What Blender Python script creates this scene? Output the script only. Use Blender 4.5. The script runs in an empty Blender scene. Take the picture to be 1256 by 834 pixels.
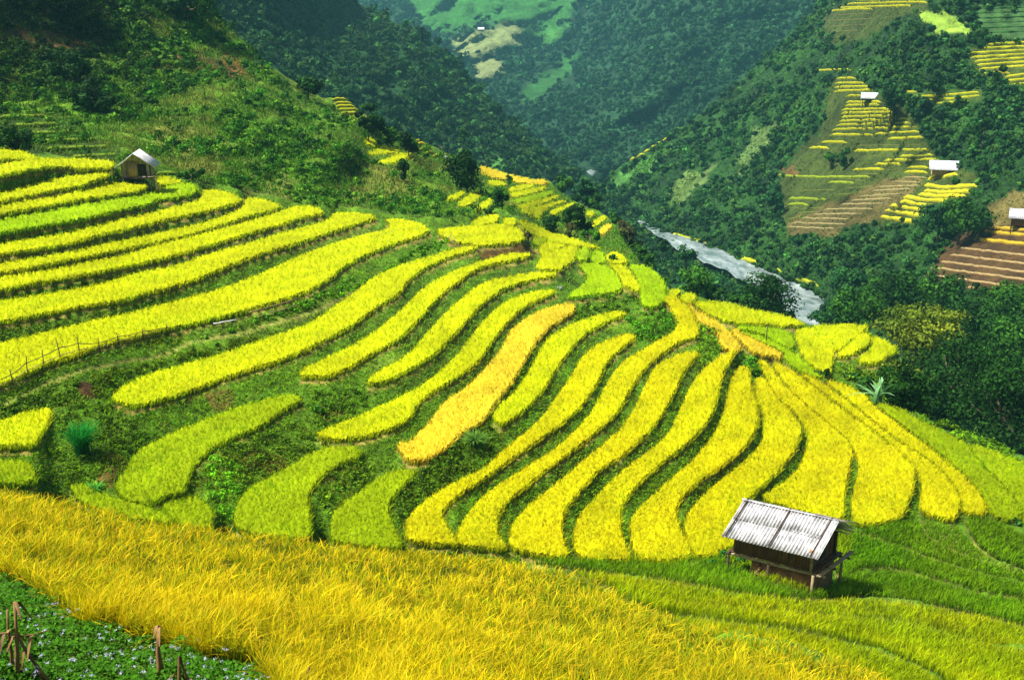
import bpy, math, random
import numpy as np

# ------------------------------------------------------------------ camera, sky, sun, exposure
scn = bpy.context.scene
COL = scn.collection
PITCH = math.radians(18.0)
FOC = 1222.0                      # focal length in pixels of the 1256 px wide photograph
CAMZ = 100.0
cam_d = bpy.data.cameras.new("camera")
cam = bpy.data.objects.new("camera", cam_d)
COL.objects.link(cam)
cam.location = (0, 0, CAMZ)
cam.rotation_euler = (math.radians(90) - PITCH, 0, 0)
cam_d.sensor_width = 36.0
cam_d.lens = 36.0 * FOC / 1256.0
cam_d.clip_start = 0.2
cam_d.clip_end = 20000
scn.camera = cam

SUN_EL, SUN_AZ = math.radians(60), math.radians(260)   # azimuth measured clockwise from +Y (the view direction)
world = bpy.data.worlds.new("World")
scn.world = world
world.use_nodes = True
nt = world.node_tree
bg = nt.nodes["Background"]
sky = nt.nodes.new("ShaderNodeTexSky")
sky.sky_type = 'NISHITA'
sky.sun_disc = False
sky.sun_elevation = SUN_EL
sky.sun_rotation = SUN_AZ
sky.dust_density = 5.0
sky.ozone_density = 0.4
nt.links.new(sky.outputs[0], bg.inputs[0])
bg.inputs[1].default_value = 0.05

sun_d = bpy.data.lights.new("sun", 'SUN')
sun_d.energy = 4.9
sun_d.angle = math.radians(3.0)
sun_d.color = (1.0, 0.95, 0.86)
sun = bpy.data.objects.new("sun", sun_d)
COL.objects.link(sun)
sun.location = (-50, -50, 250)
# light comes from direction (sin az, cos az) ; lamp points along -Z
sun.rotation_euler = (math.pi / 2 - SUN_EL, 0, math.pi - SUN_AZ)

vs = scn.view_settings
vs.view_transform = 'Standard'
vs.look = 'None'
vs.exposure = 1.22
vs.gamma = 1.0
vs.use_curve_mapping = False
scn.cycles.max_bounces = 6
scn.cycles.diffuse_bounces = 3
scn.cycles.transparent_max_bounces = 4
scn.cycles.volume_bounces = 0
scn.cycles.use_denoising = True

rng = np.random.default_rng(7)
random.seed(7)
# ------------------------------------------------------------------ rays and helpers
def ray(u, v):
    u = np.asarray(u, float); v = np.asarray(v, float)
    x = (u - 628.0) / FOC; y = (v - 417.0) / FOC
    cp, sp = math.cos(PITCH), math.sin(PITCH)
    d = np.stack([x + 0 * y, cp - y * sp + 0 * x, -sp - y * cp + 0 * x], -1)
    hz = np.hypot(d[..., 0], d[..., 1])
    return d, hz

def tandep(u, v):
    d, hz = ray(u, v)
    return -d[..., 2] / hz

def world_pt(u, v, r):
    """point seen at photo pixel (u, v) that stands r metres (horizontally) away"""
    d, hz = ray(u, v)
    k = np.asarray(r, float) / hz
    p = d * k[..., None]
    p[..., 2] += CAMZ
    return p

def slant(p):
    return np.sqrt(((p - np.array([0, 0, CAMZ])) ** 2).sum(-1))

def pxm(p):
    """metres covered by one photo pixel at p"""
    return slant(p) / FOC

def interp(poly, u):
    a = np.array(poly, float)
    return np.interp(u, a[:, 0], a[:, 1])

def inpoly(u, v, poly):
    a = np.array(poly, float)
    u = np.asarray(u, float); v = np.asarray(v, float)
    res = np.zeros(np.broadcast(u, v).shape, bool)
    n = len(a)
    for i in range(n):
        x0, y0 = a[i]; x1, y1 = a[(i + 1) % n]
        if y0 == y1:
            continue
        c = (y0 > v) != (y1 > v)
        res ^= c & (u < (x1 - x0) * (v - y0) / (y1 - y0) + x0)
    return res

def smooth_poly(pts, it=1):
    a = np.array(pts, float)
    for _ in range(it):
        b = np.roll(a, -1, 0)
        q = np.empty((len(a) * 2, 2))
        q[0::2] = a * .78 + b * .22
        q[1::2] = a * .22 + b * .78
        a = q
    return a

def poly_area_len(a):
    b = np.roll(a, -1, 0)
    ar = abs((a[:, 0] * b[:, 1] - b[:, 0] * a[:, 1]).sum()) / 2
    ln = np.hypot(*(b - a).T).sum()
    return ar, ln

def grow(pts, d):
    a = np.array(pts, float); p = np.roll(a, 1, 0); n = np.roll(a, -1, 0)
    t = n - p; t /= np.hypot(*t.T)[:, None] + 1e-9
    sg = np.sign((a[:, 0] * n[:, 1] - n[:, 0] * a[:, 1]).sum())
    return a + np.stack([t[:, 1], -t[:, 0]], 1) * sg * d

class TPS:
    def __init__(self, pts, lam=1e-3):
        p = np.array(pts, float)
        self.c = p[:, :2] / 400.0
        y = np.log(p[:, 2])
        n = len(p)
        K = self._k(self.c, self.c) + lam * np.eye(n)
        Q = np.hstack([np.ones((n, 1)), self.c])
        A = np.block([[K, Q], [Q.T, np.zeros((3, 3))]])
        self.w = np.linalg.solve(A, np.concatenate([y, np.zeros(3)]))
    def _k(self, a, b):
        d2 = ((a[:, None, :] - b[None]) ** 2).sum(-1)
        return 0.5 * d2 * np.log(d2 + 1e-12)
    def __call__(self, u, v):
        u, v = np.broadcast_arrays(np.asarray(u, float), np.asarray(v, float))
        q = np.stack([u.ravel(), v.ravel()], -1) / 400.0
        out = np.empty(len(q))
        for i in range(0, len(q), 40000):
            s = q[i:i + 40000]
            out[i:i + 40000] = self._k(s, self.c) @ self.w[:-3] + self.w[-3] + s @ self.w[-2:]
        return out.reshape(u.shape)

_ph = rng.uniform(0, 6.28, (9, 3)); _dr = rng.normal(0, 1, (9, 3)); _dr /= np.linalg.norm(_dr, axis=1)[:, None]
def wnoise(p, scale):
    """cheap smooth noise in world space, about -1..1"""
    s = 0
    for i in range(9):
        k = (1.0 + 0.37 * i) / scale
        s = s + np.sin((p @ _dr[i]) * k * 2.2 + _ph[i, 0] + 1.7 * np.sin((p @ _dr[(i + 4) % 9]) * k * 1.1 + _ph[i, 1]))
    return s / 4.2

def new_mesh(name, verts, quads=None, tris=None, col=None, smooth=False):
    me = bpy.data.meshes.new(name)
    verts = np.asarray(verts, np.float32)
    nq = 0 if quads is None else len(quads); ntr = 0 if tris is None else len(tris)
    parts = []
    if nq: parts.append(np.asarray(quads, np.int32).ravel())
    if ntr: parts.append(np.asarray(tris, np.int32).ravel())
    loops = np.concatenate(parts) if parts else np.zeros(0, np.int32)
    me.vertices.add(len(verts)); me.vertices.foreach_set("co", verts.ravel())
    me.loops.add(len(loops)); me.loops.foreach_set("vertex_index", loops)
    tot = np.concatenate([np.full(nq, 4, np.int32), np.full(ntr, 3, np.int32)])
    st = np.concatenate([[0], np.cumsum(tot)[:-1]]).astype(np.int32) if len(tot) else tot
    me.polygons.add(len(tot)); me.polygons.foreach_set("loop_start", st); me.polygons.foreach_set("loop_total", tot)
    if smooth: me.polygons.foreach_set("use_smooth", np.ones(len(tot), bool))
    me.update(calc_edges=True)
    if col is not None:
        at = me.color_attributes.new("Col", 'FLOAT_COLOR', 'POINT')
        c = np.ones((len(verts), 4), np.float32); c[:, :3] = np.clip(col, 0, 1)
        at.data.foreach_set("color", c.ravel())
    return me

def link(name, me, mat, parent=None, origin=None):
    o = bpy.data.objects.new(name, me)
    if mat is not None: me.materials.append(mat)
    COL.objects.link(o)
    if parent is not None: o.parent = parent
    return o

def tag(o, label=None, cat=None, group=None, kind=None):
    if label: o["label"] = label
    if cat: o["category"] = cat
    if group: o["group"] = group
    if kind: o["kind"] = kind
    return o

def empty(name, loc, rz=0.0):
    o = bpy.data.objects.new(name, None)
    o.empty_display_size = 0.3
    o.location = loc; o.rotation_euler = (0, 0, rz)
    COL.objects.link(o)
    return o

class Geo:
    """collects numpy pieces into one mesh"""
    def __init__(s): s.v = []; s.q = []; s.t = []; s.c = []; s.n = 0
    def add(s, v, q=None, t=None, c=None):
        v = np.asarray(v, float).reshape(-1, 3)
        if q is not None and len(q): s.q.append(np.asarray(q) + s.n)
        if t is not None and len(t): s.t.append(np.asarray(t) + s.n)
        if c is None: c = (.5, .5, .5)
        c = np.broadcast_to(np.asarray(c, float), (len(v), 3))
        s.v.append(v); s.c.append(c); s.n += len(v)
    def mesh(s, name, smooth=False):
        if not s.v: return None
        return new_mesh(name, np.vstack(s.v), np.vstack(s.q) if s.q else None, np.vstack(s.t) if s.t else None, np.vstack(s.c), smooth)
    def build(s, name, mat, parent=None, smooth=False):
        me = s.mesh(name, smooth)
        return link(name, me, mat, parent) if me else None
    def box(s, a, b, w, h, c=(.5, .5, .5), roll_up=(0, 0, 1)):
        """beam from a to b with width w and height h"""
        a = np.array(a, float); b = np.array(b, float)
        d = b - a; L = np.linalg.norm(d); d /= L
        up = np.array(roll_up, float)
        sd = np.cross(d, up)
        if np.linalg.norm(sd) < 1e-4: sd = np.cross(d, (1, 0, 0))
        sd /= np.linalg.norm(sd); up = np.cross(sd, d)
        V = []
        for p in (a, b):
            for i, j in ((-1, -1), (1, -1), (1, 1), (-1, 1)):
                V.append(p + sd * w / 2 * i + up * h / 2 * j)
        Q = [(0, 1, 2, 3), (7, 6, 5, 4), (0, 4, 5, 1), (1, 5, 6, 2), (2, 6, 7, 3), (3, 7, 4, 0)]
        s.add(V, Q, None, c)
    def tube(s, pts, rads, n=7, c=(.5, .5, .5)):
        pts = np.array(pts, float); m = len(pts)
        V = []
        for i in range(m):
            d = pts[min(i + 1, m - 1)] - pts[max(i - 1, 0)]; d /= np.linalg.norm(d) + 1e-9
            a = np.cross(d, (0.3, 1, 0.1)); a /= np.linalg.norm(a); b = np.cross(d, a)
            for k in range(n):
                t = 2 * math.pi * k / n
                V.append(pts[i] + (a * math.cos(t) + b * math.sin(t)) * rads[i])
        Q = [(i * n + k, i * n + (k + 1) % n, (i + 1) * n + (k + 1) % n, (i + 1) * n + k) for i in range(m - 1) for k in range(n)]
        T = [(0, k + 1, k) for k in range(1, n - 1)] + [((m - 1) * n, (m - 1) * n + k, (m - 1) * n + k + 1) for k in range(1, n - 1)]
        s.add(V, Q, T, c)

def blades(P, H, W, cb, ct, segs=2, lean=0.35, wind=(0.3, -0.15), tipw=0.0, spread=1.0):
    """curved grass / rice blades. P (N,3) roots, H, W (N,), cb, ct (N,3) colours of base and tip"""
    N = len(P)
    yaw = rng.uniform(0, math.pi, N)
    s = np.stack([np.cos(yaw), np.sin(yaw), 0 * yaw], -1)
    la = rng.uniform(0, 2 * math.pi, N)
    lv = np.stack([np.cos(la) * spread + wind[0], np.sin(la) * spread + wind[1], 0 * la], -1)
    ln = lean * rng.uniform(0.3, 1.5, N)
    V = []; C = []
    for k in range(segs + 1):
        t = k / segs
        c = P + np.array([0, 0, 1.0]) * (H * (t - 0.22 * t * t * (1 + ln)))[:, None] + lv * (H * ln * t * t)[:, None]
        tc = min(1.0, t * 1.5)
        cc = cb * (1 - tc) + ct * tc
        if k < segs:
            w = (W * (0.5 if k == 0 else 1.0 - 0.45 * t))[:, None] * 0.5
            V += [c - s * w, c + s * w]; C += [cc, cc]
        else:
            V += [c]; C += [cc]
    nv = 2 * segs + 1
    V = np.stack(V, 1).reshape(-1, 3); C = np.stack(C, 1).reshape(-1, 3)
    base = np.arange(N)[:, None] * nv
    Q = [base + np.array([2 * k, 2 * k + 1, 2 * k + 3, 2 * k + 2]) for k in range(segs - 1)]
    T = base + np.array([2 * segs - 2, 2 * segs - 1, 2 * segs])
    return V, (np.vstack(Q) if Q else None), T, C

def leaves(cen, nrm, size, col, aspect=0.7):
    """one small four-cornered leaf clump per row"""
    N = len(cen)
    nrm = nrm / (np.linalg.norm(nrm, axis=1)[:, None] + 1e-9)
    a = np.cross(nrm, rng.normal(0, 1, (N, 3))); a /= np.linalg.norm(a, axis=1)[:, None] + 1e-9
    b = np.cross(nrm, a)
    sz = np.asarray(size)[:, None] if np.ndim(size) else size
    j = lambda: rng.uniform(.7, 1.2, (N, 1))
    V = np.stack([cen - a * sz * j(), cen - b * sz * aspect * j(), cen + a * sz * j(), cen + b * sz * aspect * j()], 1).reshape(-1, 3)
    V += rng.normal(0, 1, V.shape) * (np.repeat(sz, 4, 0) if np.ndim(size) else sz) * .12
    Q = np.arange(N)[:, None] * 4 + np.arange(4)
    C = np.repeat(col, 4, 0)
    return V, Q, C

def clumps(C0, R, nleaf, leafsize, col, squash=0.8, lumps=5, colvar=0.25, upbias=0.35, fill=0.55):
    """leafy crowns: C0 (N,3) centres, R (N,) radii, leaf clumps spread through lumpy volumes"""
    N = len(C0)
    lump = rng.normal(0, 1, (N, lumps, 3)); lump /= np.linalg.norm(lump, axis=2)[..., None]
    lump *= rng.uniform(.25, .62, (N, lumps, 1)); lump[..., 2] = np.abs(lump[..., 2]) * 0.9 - 0.15
    lr = rng.uniform(.35, .62, (N, lumps))
    which = rng.integers(0, lumps, (N, nleaf))
    d = rng.normal(0, 1, (N, nleaf, 3)); d[..., 2] += upbias; d /= np.linalg.norm(d, axis=2)[..., None]
    rad = rng.uniform(fill, 1.0, (N, nleaf)) ** 0.6
    lc = np.take_along_axis(lump, which[..., None].repeat(3, 2), 1)
    lrr = np.take_along_axis(lr, which, 1)
    rel = lc + d * (lrr * rad)[..., None]
    rel[..., 2] *= squash
    cen = C0[:, None, :] + rel * R[:, None, None]
    nrm = d * 0.9 + rel * .6 + rng.normal(0, .30, d.shape)
    br = (1 + colvar * .7 * rng.normal(0, 1, (N, nleaf, 1))) * (1 + colvar * 1.1 * np.take_along_axis(rng.normal(0, 1, (N, lumps)), which, 1)[..., None])
    cc = np.clip(col[:, None, :] * np.clip(br, .35, 2.2), 0, 1)
    ls = (np.asarray(leafsize)[:, None] * rng.uniform(.6, 1.35, (N, nleaf))).reshape(-1)
    return leaves(cen.reshape(-1, 3), nrm.reshape(-1, 3), ls, cc.reshape(-1, 3))

# ------------------------------------------------------------------ materials
def mat_base(name):
    m = bpy.data.materials.new(name); m.use_nodes = True
    n = m.node_tree; n.nodes.clear()
    out = n.nodes.new("ShaderNodeOutputMaterial")
    return m, n, out

def mat_leaf(name, transl=0.3, rough=0.7, spec=0.08):
    m, n, out = mat_base(name)
    at = n.nodes.new("ShaderNodeAttribute"); at.attribute_name = "Col"
    p = n.nodes.new("ShaderNodeBsdfPrincipled")
    p.inputs["Roughness"].default_value = rough
    p.inputs["Specular IOR Level"].default_value = spec
    t = n.nodes.new("ShaderNodeBsdfTranslucent")
    mx = n.nodes.new("ShaderNodeMixShader"); mx.inputs[0].default_value = transl
    n.links.new(at.outputs[0], p.inputs["Base Color"]); n.links.new(at.outputs[0], t.inputs[0])
    n.links.new(p.outputs[0], mx.inputs[1]); n.links.new(t.outputs[0], mx.inputs[2]); n.links.new(mx.outputs[0], out.inputs[0])
    return m

def mat_ground(name, scale=0.6, amp=0.5, bump=0.4, rough=0.95, dist=0.3, tint=None):
    """vertex colour broken up by noise, with bumps"""
    m, n, out = mat_base(name)
    at = n.nodes.new("ShaderNodeAttribute"); at.attribute_name = "Col"
    co = n.nodes.new("ShaderNodeTexCoord")
    n1 = n.nodes.new("ShaderNodeTexNoise"); n1.inputs["Scale"].default_value = scale; n1.inputs["Detail"].default_value = 8
    n2 = n.nodes.new("ShaderNodeTexNoise"); n2.inputs["Scale"].default_value = scale * 5; n2.inputs["Detail"].default_value = 5
    for q in (n1, n2): n.links.new(co.outputs["Object"], q.inputs["Vector"])
    mul = n.nodes.new("ShaderNodeMath"); mul.operation = 'MULTIPLY'
    n.links.new(n1.outputs[0], mul.inputs[0]); n.links.new(n2.outputs[0], mul.inputs[1])
    mr = n.nodes.new("ShaderNodeMapRange")
    mr.inputs[1].default_value = .12; mr.inputs[2].default_value = .40
    mr.inputs[3].default_value = 1 - amp; mr.inputs[4].default_value = 1 + amp
    n.links.new(mul.outputs[0], mr.inputs[0])
    vm = n.nodes.new("ShaderNodeVectorMath"); vm.operation = 'SCALE'
    n.links.new(at.outputs[0], vm.inputs[0]); n.links.new(mr.outputs[0], vm.inputs["Scale"])
    src = vm.outputs[0]
    p = n.nodes.new("ShaderNodeBsdfPrincipled"); p.inputs["Roughness"].default_value = rough
    p.inputs["Specular IOR Level"].default_value = .15
    n.links.new(src, p.inputs["Base Color"])
    b = n.nodes.new("ShaderNodeBump"); b.inputs["Strength"].default_value = bump; b.inputs["Distance"].default_value = dist
    n.links.new(n2.outputs[0], b.inputs["Height"]); n.links.new(b.outputs[0], p.inputs["Normal"])
    n.links.new(p.outputs[0], out.inputs[0])
    return m

def mat_wood(name, c1, c2, scale=6, stretch=(1, 1, .15), rough=.85, metal=0.0, bump=.3):
    m, n, out = mat_base(name)
    co = n.nodes.new("ShaderNodeTexCoord"); mp = n.nodes.new("ShaderNodeMapping")
    mp.inputs["Scale"].default_value = stretch
    n1 = n.nodes.new("ShaderNodeTexNoise"); n1.inputs["Scale"].default_value = scale; n1.inputs["Detail"].default_value = 8
    n1.inputs["Roughness"].default_value = .65
    r = n.nodes.new("ShaderNodeValToRGB")
    r.color_ramp.elements[0].position = .35; r.color_ramp.elements[0].color = (*c1, 1)
    r.color_ramp.elements[1].position = .68; r.color_ramp.elements[1].color = (*c2, 1)
    p = n.nodes.new("ShaderNodeBsdfPrincipled"); p.inputs["Roughness"].default_value = rough; p.inputs["Metallic"].default_value = metal
    b = n.nodes.new("ShaderNodeBump"); b.inputs["Strength"].default_value = bump; b.inputs["Distance"].default_value = .02
    n.links.new(co.outputs["Object"], mp.inputs[0]); n.links.new(mp.outputs[0], n1.inputs["Vector"])
    n.links.new(n1.outputs[0], r.inputs[0]); n.links.new(r.outputs[0], p.inputs["Base Color"])
    n.links.new(n1.outputs[0], b.inputs["Height"]); n.links.new(b.outputs[0], p.inputs["Normal"])
    n.links.new(p.outputs[0], out.inputs[0])
    return m

M_RICE = mat_leaf("rice_leaf", .42)
M_LEAF = mat_leaf("tree_leaf", .22)
M_GRASS = mat_leaf("grass_leaf", .3)
M_GROUND = mat_ground("hill_ground", .5, .55, .5)
M_FAR = mat_ground("far_ground", .05, .5, .8, dist=3)
M_CROP = mat_ground("rice_canopy", 1.6, .35, .8, dist=.25)
M_BARK = mat_wood("bark", (.05, .035, .02), (.16, .12, .08), 4)
# ------------------------------------------------------------------ the terraces, traced as outlines and laid back onto the hillside
# (hue, flat weight, label, outline)
TERR = [
('y', 1, "small top rice bed at the far left end above the tiny stilt hut's row", [(-30,188),(0,187),(8,186),(28,187),(40,194),(52,198),(35,201),(15,199),(0,201),(-30,203)]),
('y', 1, "yellow rice bed ending just left of the gabled stilt hut's roof", [(-30,206),(0,205),(30,200),(55,197),(100,198),(140,200),(140,209),(100,213),(83,207),(60,209),(30,214),(0,220),(-30,224)]),
('y', 1, "short rice strip running level with the stilt hut's floor, ending below its left post", [(-30,244),(-5,240),(31,233),(60,224),(100,217),(133,214),(134,219),(115,226),(103,231),(72,236),(36,244),(-5,253),(-30,257)]),
('y', 1, "narrow rice strip that ends at the feet of the stilt hut", [(-30,261),(-5,257),(36,249),(72,244),(108,235),(125,229),(144,228),(180,228),(181,233),(168,239),(134,244),(96,249),(60,257),(29,262),(-5,268),(-30,272)]),
('y', 1, "tiny sliver of yellow rice behind the legs of the stilt hut", [(192,219),(210,220),(225,226),(214,230),(190,229)]),
('l', 1, "lime green rice terrace with a rounded nose just below the stilt hut", [(-30,278),(-5,274),(48,265),(96,255),(144,247),(177,242),(197,235),(216,228),(230,226),(240,231),(244,236),(235,242),(216,246),(192,248),(186,254),(144,262),(108,271),(72,278),(36,284),(-5,291),(-30,295)]),
('y', 1, "long yellow rice terrace wrapping round under the lime green one by the stilt hut", [(-30,308),(-5,304),(36,298),(72,292),(108,283),(144,273),(180,266),(216,256),(237,251),(249,244),(246,236),(259,235),(281,238),(298,247),(300,250),(252,263),(204,273),(156,285),(120,293),(84,304),(36,311),(-5,317),(-30,321)]),
('y', 1, "slender rice terrace, second below the lime green one under the stilt hut", [(-30,332),(-5,328),(48,320),(96,311),(144,299),(192,290),(240,279),(281,266),(300,256),(299,246),(320,246),(339,252),(348,257),(310,268),(281,276),(240,290),(192,301),(144,311),(96,321),(48,331),(-5,340),(-30,344)]),
('y', 1, "rice terrace, third below the lime green one under the stilt hut", [(-30,349),(-5,345),(48,338),(96,328),(144,319),(192,304),(240,292),(286,280),(322,269),(351,260),(355,256),(389,256),(396,261),(397,265),(370,270),(346,278),(298,292),(240,310),(192,323),(144,333),(96,343),(48,351),(-5,361),(-30,365)]),
('y', 1, "rice terrace directly above the broad one that carries the bamboo rail fence", [(-30,380),(-5,375),(36,368),(72,362),(120,354),(168,338),(216,330),(250,317),(298,303),(346,288),(384,278),(406,270),(410,263),(432,263),(459,266),(463,270),(430,280),(394,292),(358,304),(310,318),(281,330),(240,347),(192,361),(144,374),(96,381),(48,391),(-5,400),(-30,404)]),
('y', 1, "broadest bright yellow rice terrace, above the bamboo rail fence", [(-30,433),(-5,427),(48,414),(96,402),(168,386),(204,376),(240,367),(286,353),(322,338),(358,321),(394,306),(430,294),(466,286),(482,280),(470,272),(490,271),(514,275),(529,285),(514,293),(478,304),(442,319),(418,333),(406,345),(382,359),(346,372),(298,386),(240,401),(206,407),(168,417),(125,427),(96,440),(60,451),(36,463),(-5,480),(-30,490)]),
('y', 1, "yellow rice terrace first below the fenced one, pointed tip beside the earth hollow", [(138,490),(156,475),(192,460),(240,448),(298,429),(346,412),(382,400),(418,374),(449,351),(459,342),(490,328),(526,317),(567,305),(584,304),(587,307),(548,320),(519,333),(500,348),(490,364),(454,386),(430,405),(394,424),(346,446),(298,460),(240,482),(204,494),(163,505),(140,496)]),
('y', 1, "yellow rice terrace passing under the bare brown earth wall, second below the fenced one", [(366,460),(394,446),(430,429),(461,410),(490,386),(524,352),(560,333),(596,321),(625,313),(649,312),(654,316),(632,322),(608,326),(584,333),(560,350),(538,367),(514,396),(490,420),(454,439),(423,459),(399,467),(368,467)]),
('y', 1, "yellow rice terrace, second below the bare brown earth wall", [(450,471),(466,458),(502,439),(524,412),(548,386),(572,364),(591,350),(608,345),(644,338),(668,336),(682,337),(682,341),(649,347),(620,356),(596,372),(577,391),(555,417),(536,436),(514,451),(480,470),(454,475)]),
('y', 1, "yellow rice terrace immediately uphill of the golden flattened rice", [(390,534),(430,518),(466,503),(490,491),(524,473),(560,441),(579,415),(596,393),(620,372),(649,361),(675,357),(685,360),(668,368),(644,379),(620,400),(603,424),(584,451),(560,467),(524,489),(510,502),(504,516),(490,526),(454,539),(423,544),(391,542)]),
('y', 1, "short plump rice terrace immediately downhill of the golden flattened rice", [(604,513),(615,499),(634,482),(653,453),(668,422),(692,404),(728,390),(752,385),(766,386),(766,390),(752,395),(728,406),(709,420),(687,448),(668,480),(644,508),(615,526),(606,519)]),
('z', 1, "curved rice terrace second downhill of the golden flattened rice, reaching the front slope", [(497,650),(500,640),(524,616),(560,594),(596,578),(615,558),(634,544),(668,513),(680,494),(701,465),(718,434),(740,422),(759,414),(778,412),(779,418),(764,429),(745,446),(733,472),(716,499),(694,521),(668,539),(644,556),(620,573),(594,592),(562,611),(546,628),(540,637),(553,659),(566,675),(530,672),(498,668)]),
('z', 1, "rice terrace that climbs beside the bright green bank to the ridge crest", [(564,674),(560,659),(572,638),(589,616),(615,597),(644,578),(668,563),(692,546),(723,513),(737,489),(749,465),(764,446),(788,432),(806,421),(829,408),(830,398),(822,379),(810,368),(823,363),(841,374),(850,390),(856,405),(855,417),(834,422),(810,439),(791,455),(774,479),(762,503),(749,519),(725,539),(704,556),(668,582),(644,602),(620,621),(609,640),(609,662),(625,680),(590,677)]),
('z', 1, "long rice terrace second inward from the crest-climbing one", [(624,678),(627,649),(644,628),(668,609),(697,585),(716,568),(740,549),(764,527),(779,503),(791,477),(803,453),(822,441),(846,433),(855,434),(857,439),(841,455),(829,479),(815,508),(798,532),(764,563),(735,580),(709,609),(692,630),(687,652),(692,676),(698,689),(660,686)]),
('z', 1, "sinuous rice terrace whose top end touches the golden strip on the ridge", [(705,687),(704,661),(709,638),(728,616),(764,580),(798,556),(822,534),(839,494),(851,470),(865,453),(884,439),(900,431),(901,435),(884,465),(879,494),(870,519),(846,546),(817,568),(786,594),(762,623),(758,647),(764,669),(776,692),(740,692)]),
('z', 1, "rice terrace between the two longest green banks left of the metal-roofed hut", [(779,690),(772,654),(776,635),(803,609),(839,578),(865,551),(882,524),(889,503),(896,470),(903,453),(918,451),(918,458),(920,479),(929,503),(929,525),(918,547),(894,570),(858,594),(832,618),(827,635),(834,657),(843,672),(850,688),(815,694)]),
('z', 1, "wide yellow rice terrace touching the left end of the metal-roofed hut", [(841,664),(841,638),(853,621),(884,592),(918,566),(937,544),(937,515),(925,489),(924,467),(937,466),(942,475),(954,494),(973,513),(981,527),(983,534),(973,558),(954,582),(930,606),(916,620),(905,650),(905,672),(880,684),(852,688),(845,674)]),
('z', 1, "wide yellow rice terrace directly behind the metal roof of the near hut", [(927,444),(939,446),(966,482),(1002,513),(1035,539),(1045,556),(1040,582),(1034,611),(1034,640),(1020,644),(1000,636),(925,616),(961,597),(982,575),(992,546),(986,527),(975,510),(949,487),(935,458)]),
('z', 1, "yellow rice terrace right of the near hut's ridge end, third green wedge on its right", [(942,443),(973,458),(1014,491),(1050,518),(1090,548),(1119,572),(1121,578),(1120,597),(1112,623),(1107,639),(1060,650),(1048,646),(1044,635),(1045,609),(1054,580),(1052,566),(1038,541),(1004,513),(968,482)]),
('z', 1, "yellow rice terrace, last but one before the lime green slope at the right", [(976,458),(1004,469),(1040,496),(1064,517),(1100,545),(1140,570),(1160,587),(1177,616),(1175,633),(1167,643),(1126,632),(1131,602),(1124,580),(1092,547),(1052,517),(1016,490)]),
('z', 1, "outermost yellow rice terrace tapering to a point beside the lime green slope", [(1008,469),(1030,472),(1062,488),(1066,497),(1100,524),(1155,566),(1184,590),(1203,614),(1210,636),(1180,634),(1179,616),(1163,590),(1142,569),(1102,544),(1066,516),(1042,495)]),
('k', .3, "lime green rice slope between the last yellow terrace and the dark trees", [(1070,496),(1100,502),(1124,517),(1184,545),(1191,561),(1220,592),(1244,616),(1252,640),(1234,642),(1214,636),(1205,613),(1186,589),(1157,564),(1102,522)]),
('k', .3, "lime green rice slope at the right edge below the dark trees", [(1187,546),(1220,557),(1256,570),(1290,584),(1310,600),(1310,668),(1262,655),(1254,640),(1246,615),(1222,591),(1194,561)]),
('o', 1, "golden flattened rice strip in the middle of the terraces", [(485,548),(505,546),(526,523),(548,494),(572,479),(596,455),(615,432),(625,410),(644,393),(673,379),(704,373),(706,384),(690,395),(673,405),(656,424),(642,448),(630,470),(613,491),(598,512),(588,525),(567,536),(548,553),(528,567),(500,572)]),
('y', 1, "small rice patch left of the big tufted grass clump", [(-40,530),(-5,523),(24,512),(43,508),(60,505),(64,508),(60,525),(48,545),(40,553),(20,553),(-5,553),(-40,556)]),
('k', 1, "scrap of olive rice at the left edge behind the golden front rice", [(-40,570),(-5,571),(30,569),(40,575),(48,600),(-40,600)]),
('k', 1, "broad olive yellow rice terrace right of the big tufted grass clump", [(141,602),(153,583),(168,559),(192,545),(228,528),(264,514),(298,501),(346,488),(367,489),(373,495),(346,508),(322,527),(300,536),(264,552),(240,573),(230,595),(225,611),(204,614),(185,625),(153,619)]),
('k', .5, "thin olive rice strip just behind the golden front rice at the lower left", [(84,600),(105,598),(130,612),(175,625),(205,634),(215,650),(150,640),(100,622)]),
('k', 1, "little wedge of olive rice below the ferny bank at the lower left", [(197,624),(215,618),(235,611),(254,621),(261,635),(262,655),(215,650)]),
('k', 1, "hook shaped olive rice terrace right of the bright green ferns", [(288,640),(291,625),(303,604),(329,590),(353,578),(384,558),(406,552),(435,551),(443,556),(442,566),(418,573),(391,592),(378,611),(379,630),(384,668),(330,664),(290,655)]),
('k', 1, "olive rice terrace with a pointed upper tip, next right of the hook shaped one", [(406,660),(408,633),(432,614),(459,594),(483,580),(509,580),(510,584),(497,599),(480,616),(475,630),(483,652),(496,680),(450,676),(408,670)]),
# beyond and above the bowl
('y', 1, "flat yellow rice bed on top of the bare brown earth wall", [(535,284),(572,280),(608,278),(630,279),(644,289),(645,296),(630,301),(591,304),(567,302),(548,296),(536,289)]),
('y', .6, "slim rice sliver along the back of the bed above the brown earth wall", [(577,277),(584,271),(606,265),(612,267),(610,274),(596,279),(584,280)]),
('y', .6, "tiny square rice bed behind the brown earth wall's right end", [(616,270),(632,270),(633,278),(618,279)]),
('y', .3, "sloping yellow rice running down the ridge from behind the earth wall", [(634,271),(649,275),(668,283),(690,290),(720,300),(742,308),(720,306),(700,303),(683,303),(670,296),(652,290),(640,280)]),
('k', .3, "little olive rice bed right of the earth wall corner", [(655,294),(668,293),(672,297),(662,305),(655,304)]),
('y', .3, "small crescent of yellow rice between the earth wall and the ridge path", [(672,297),(685,300),(697,303),(680,310),(664,311),(660,306)]),
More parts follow.
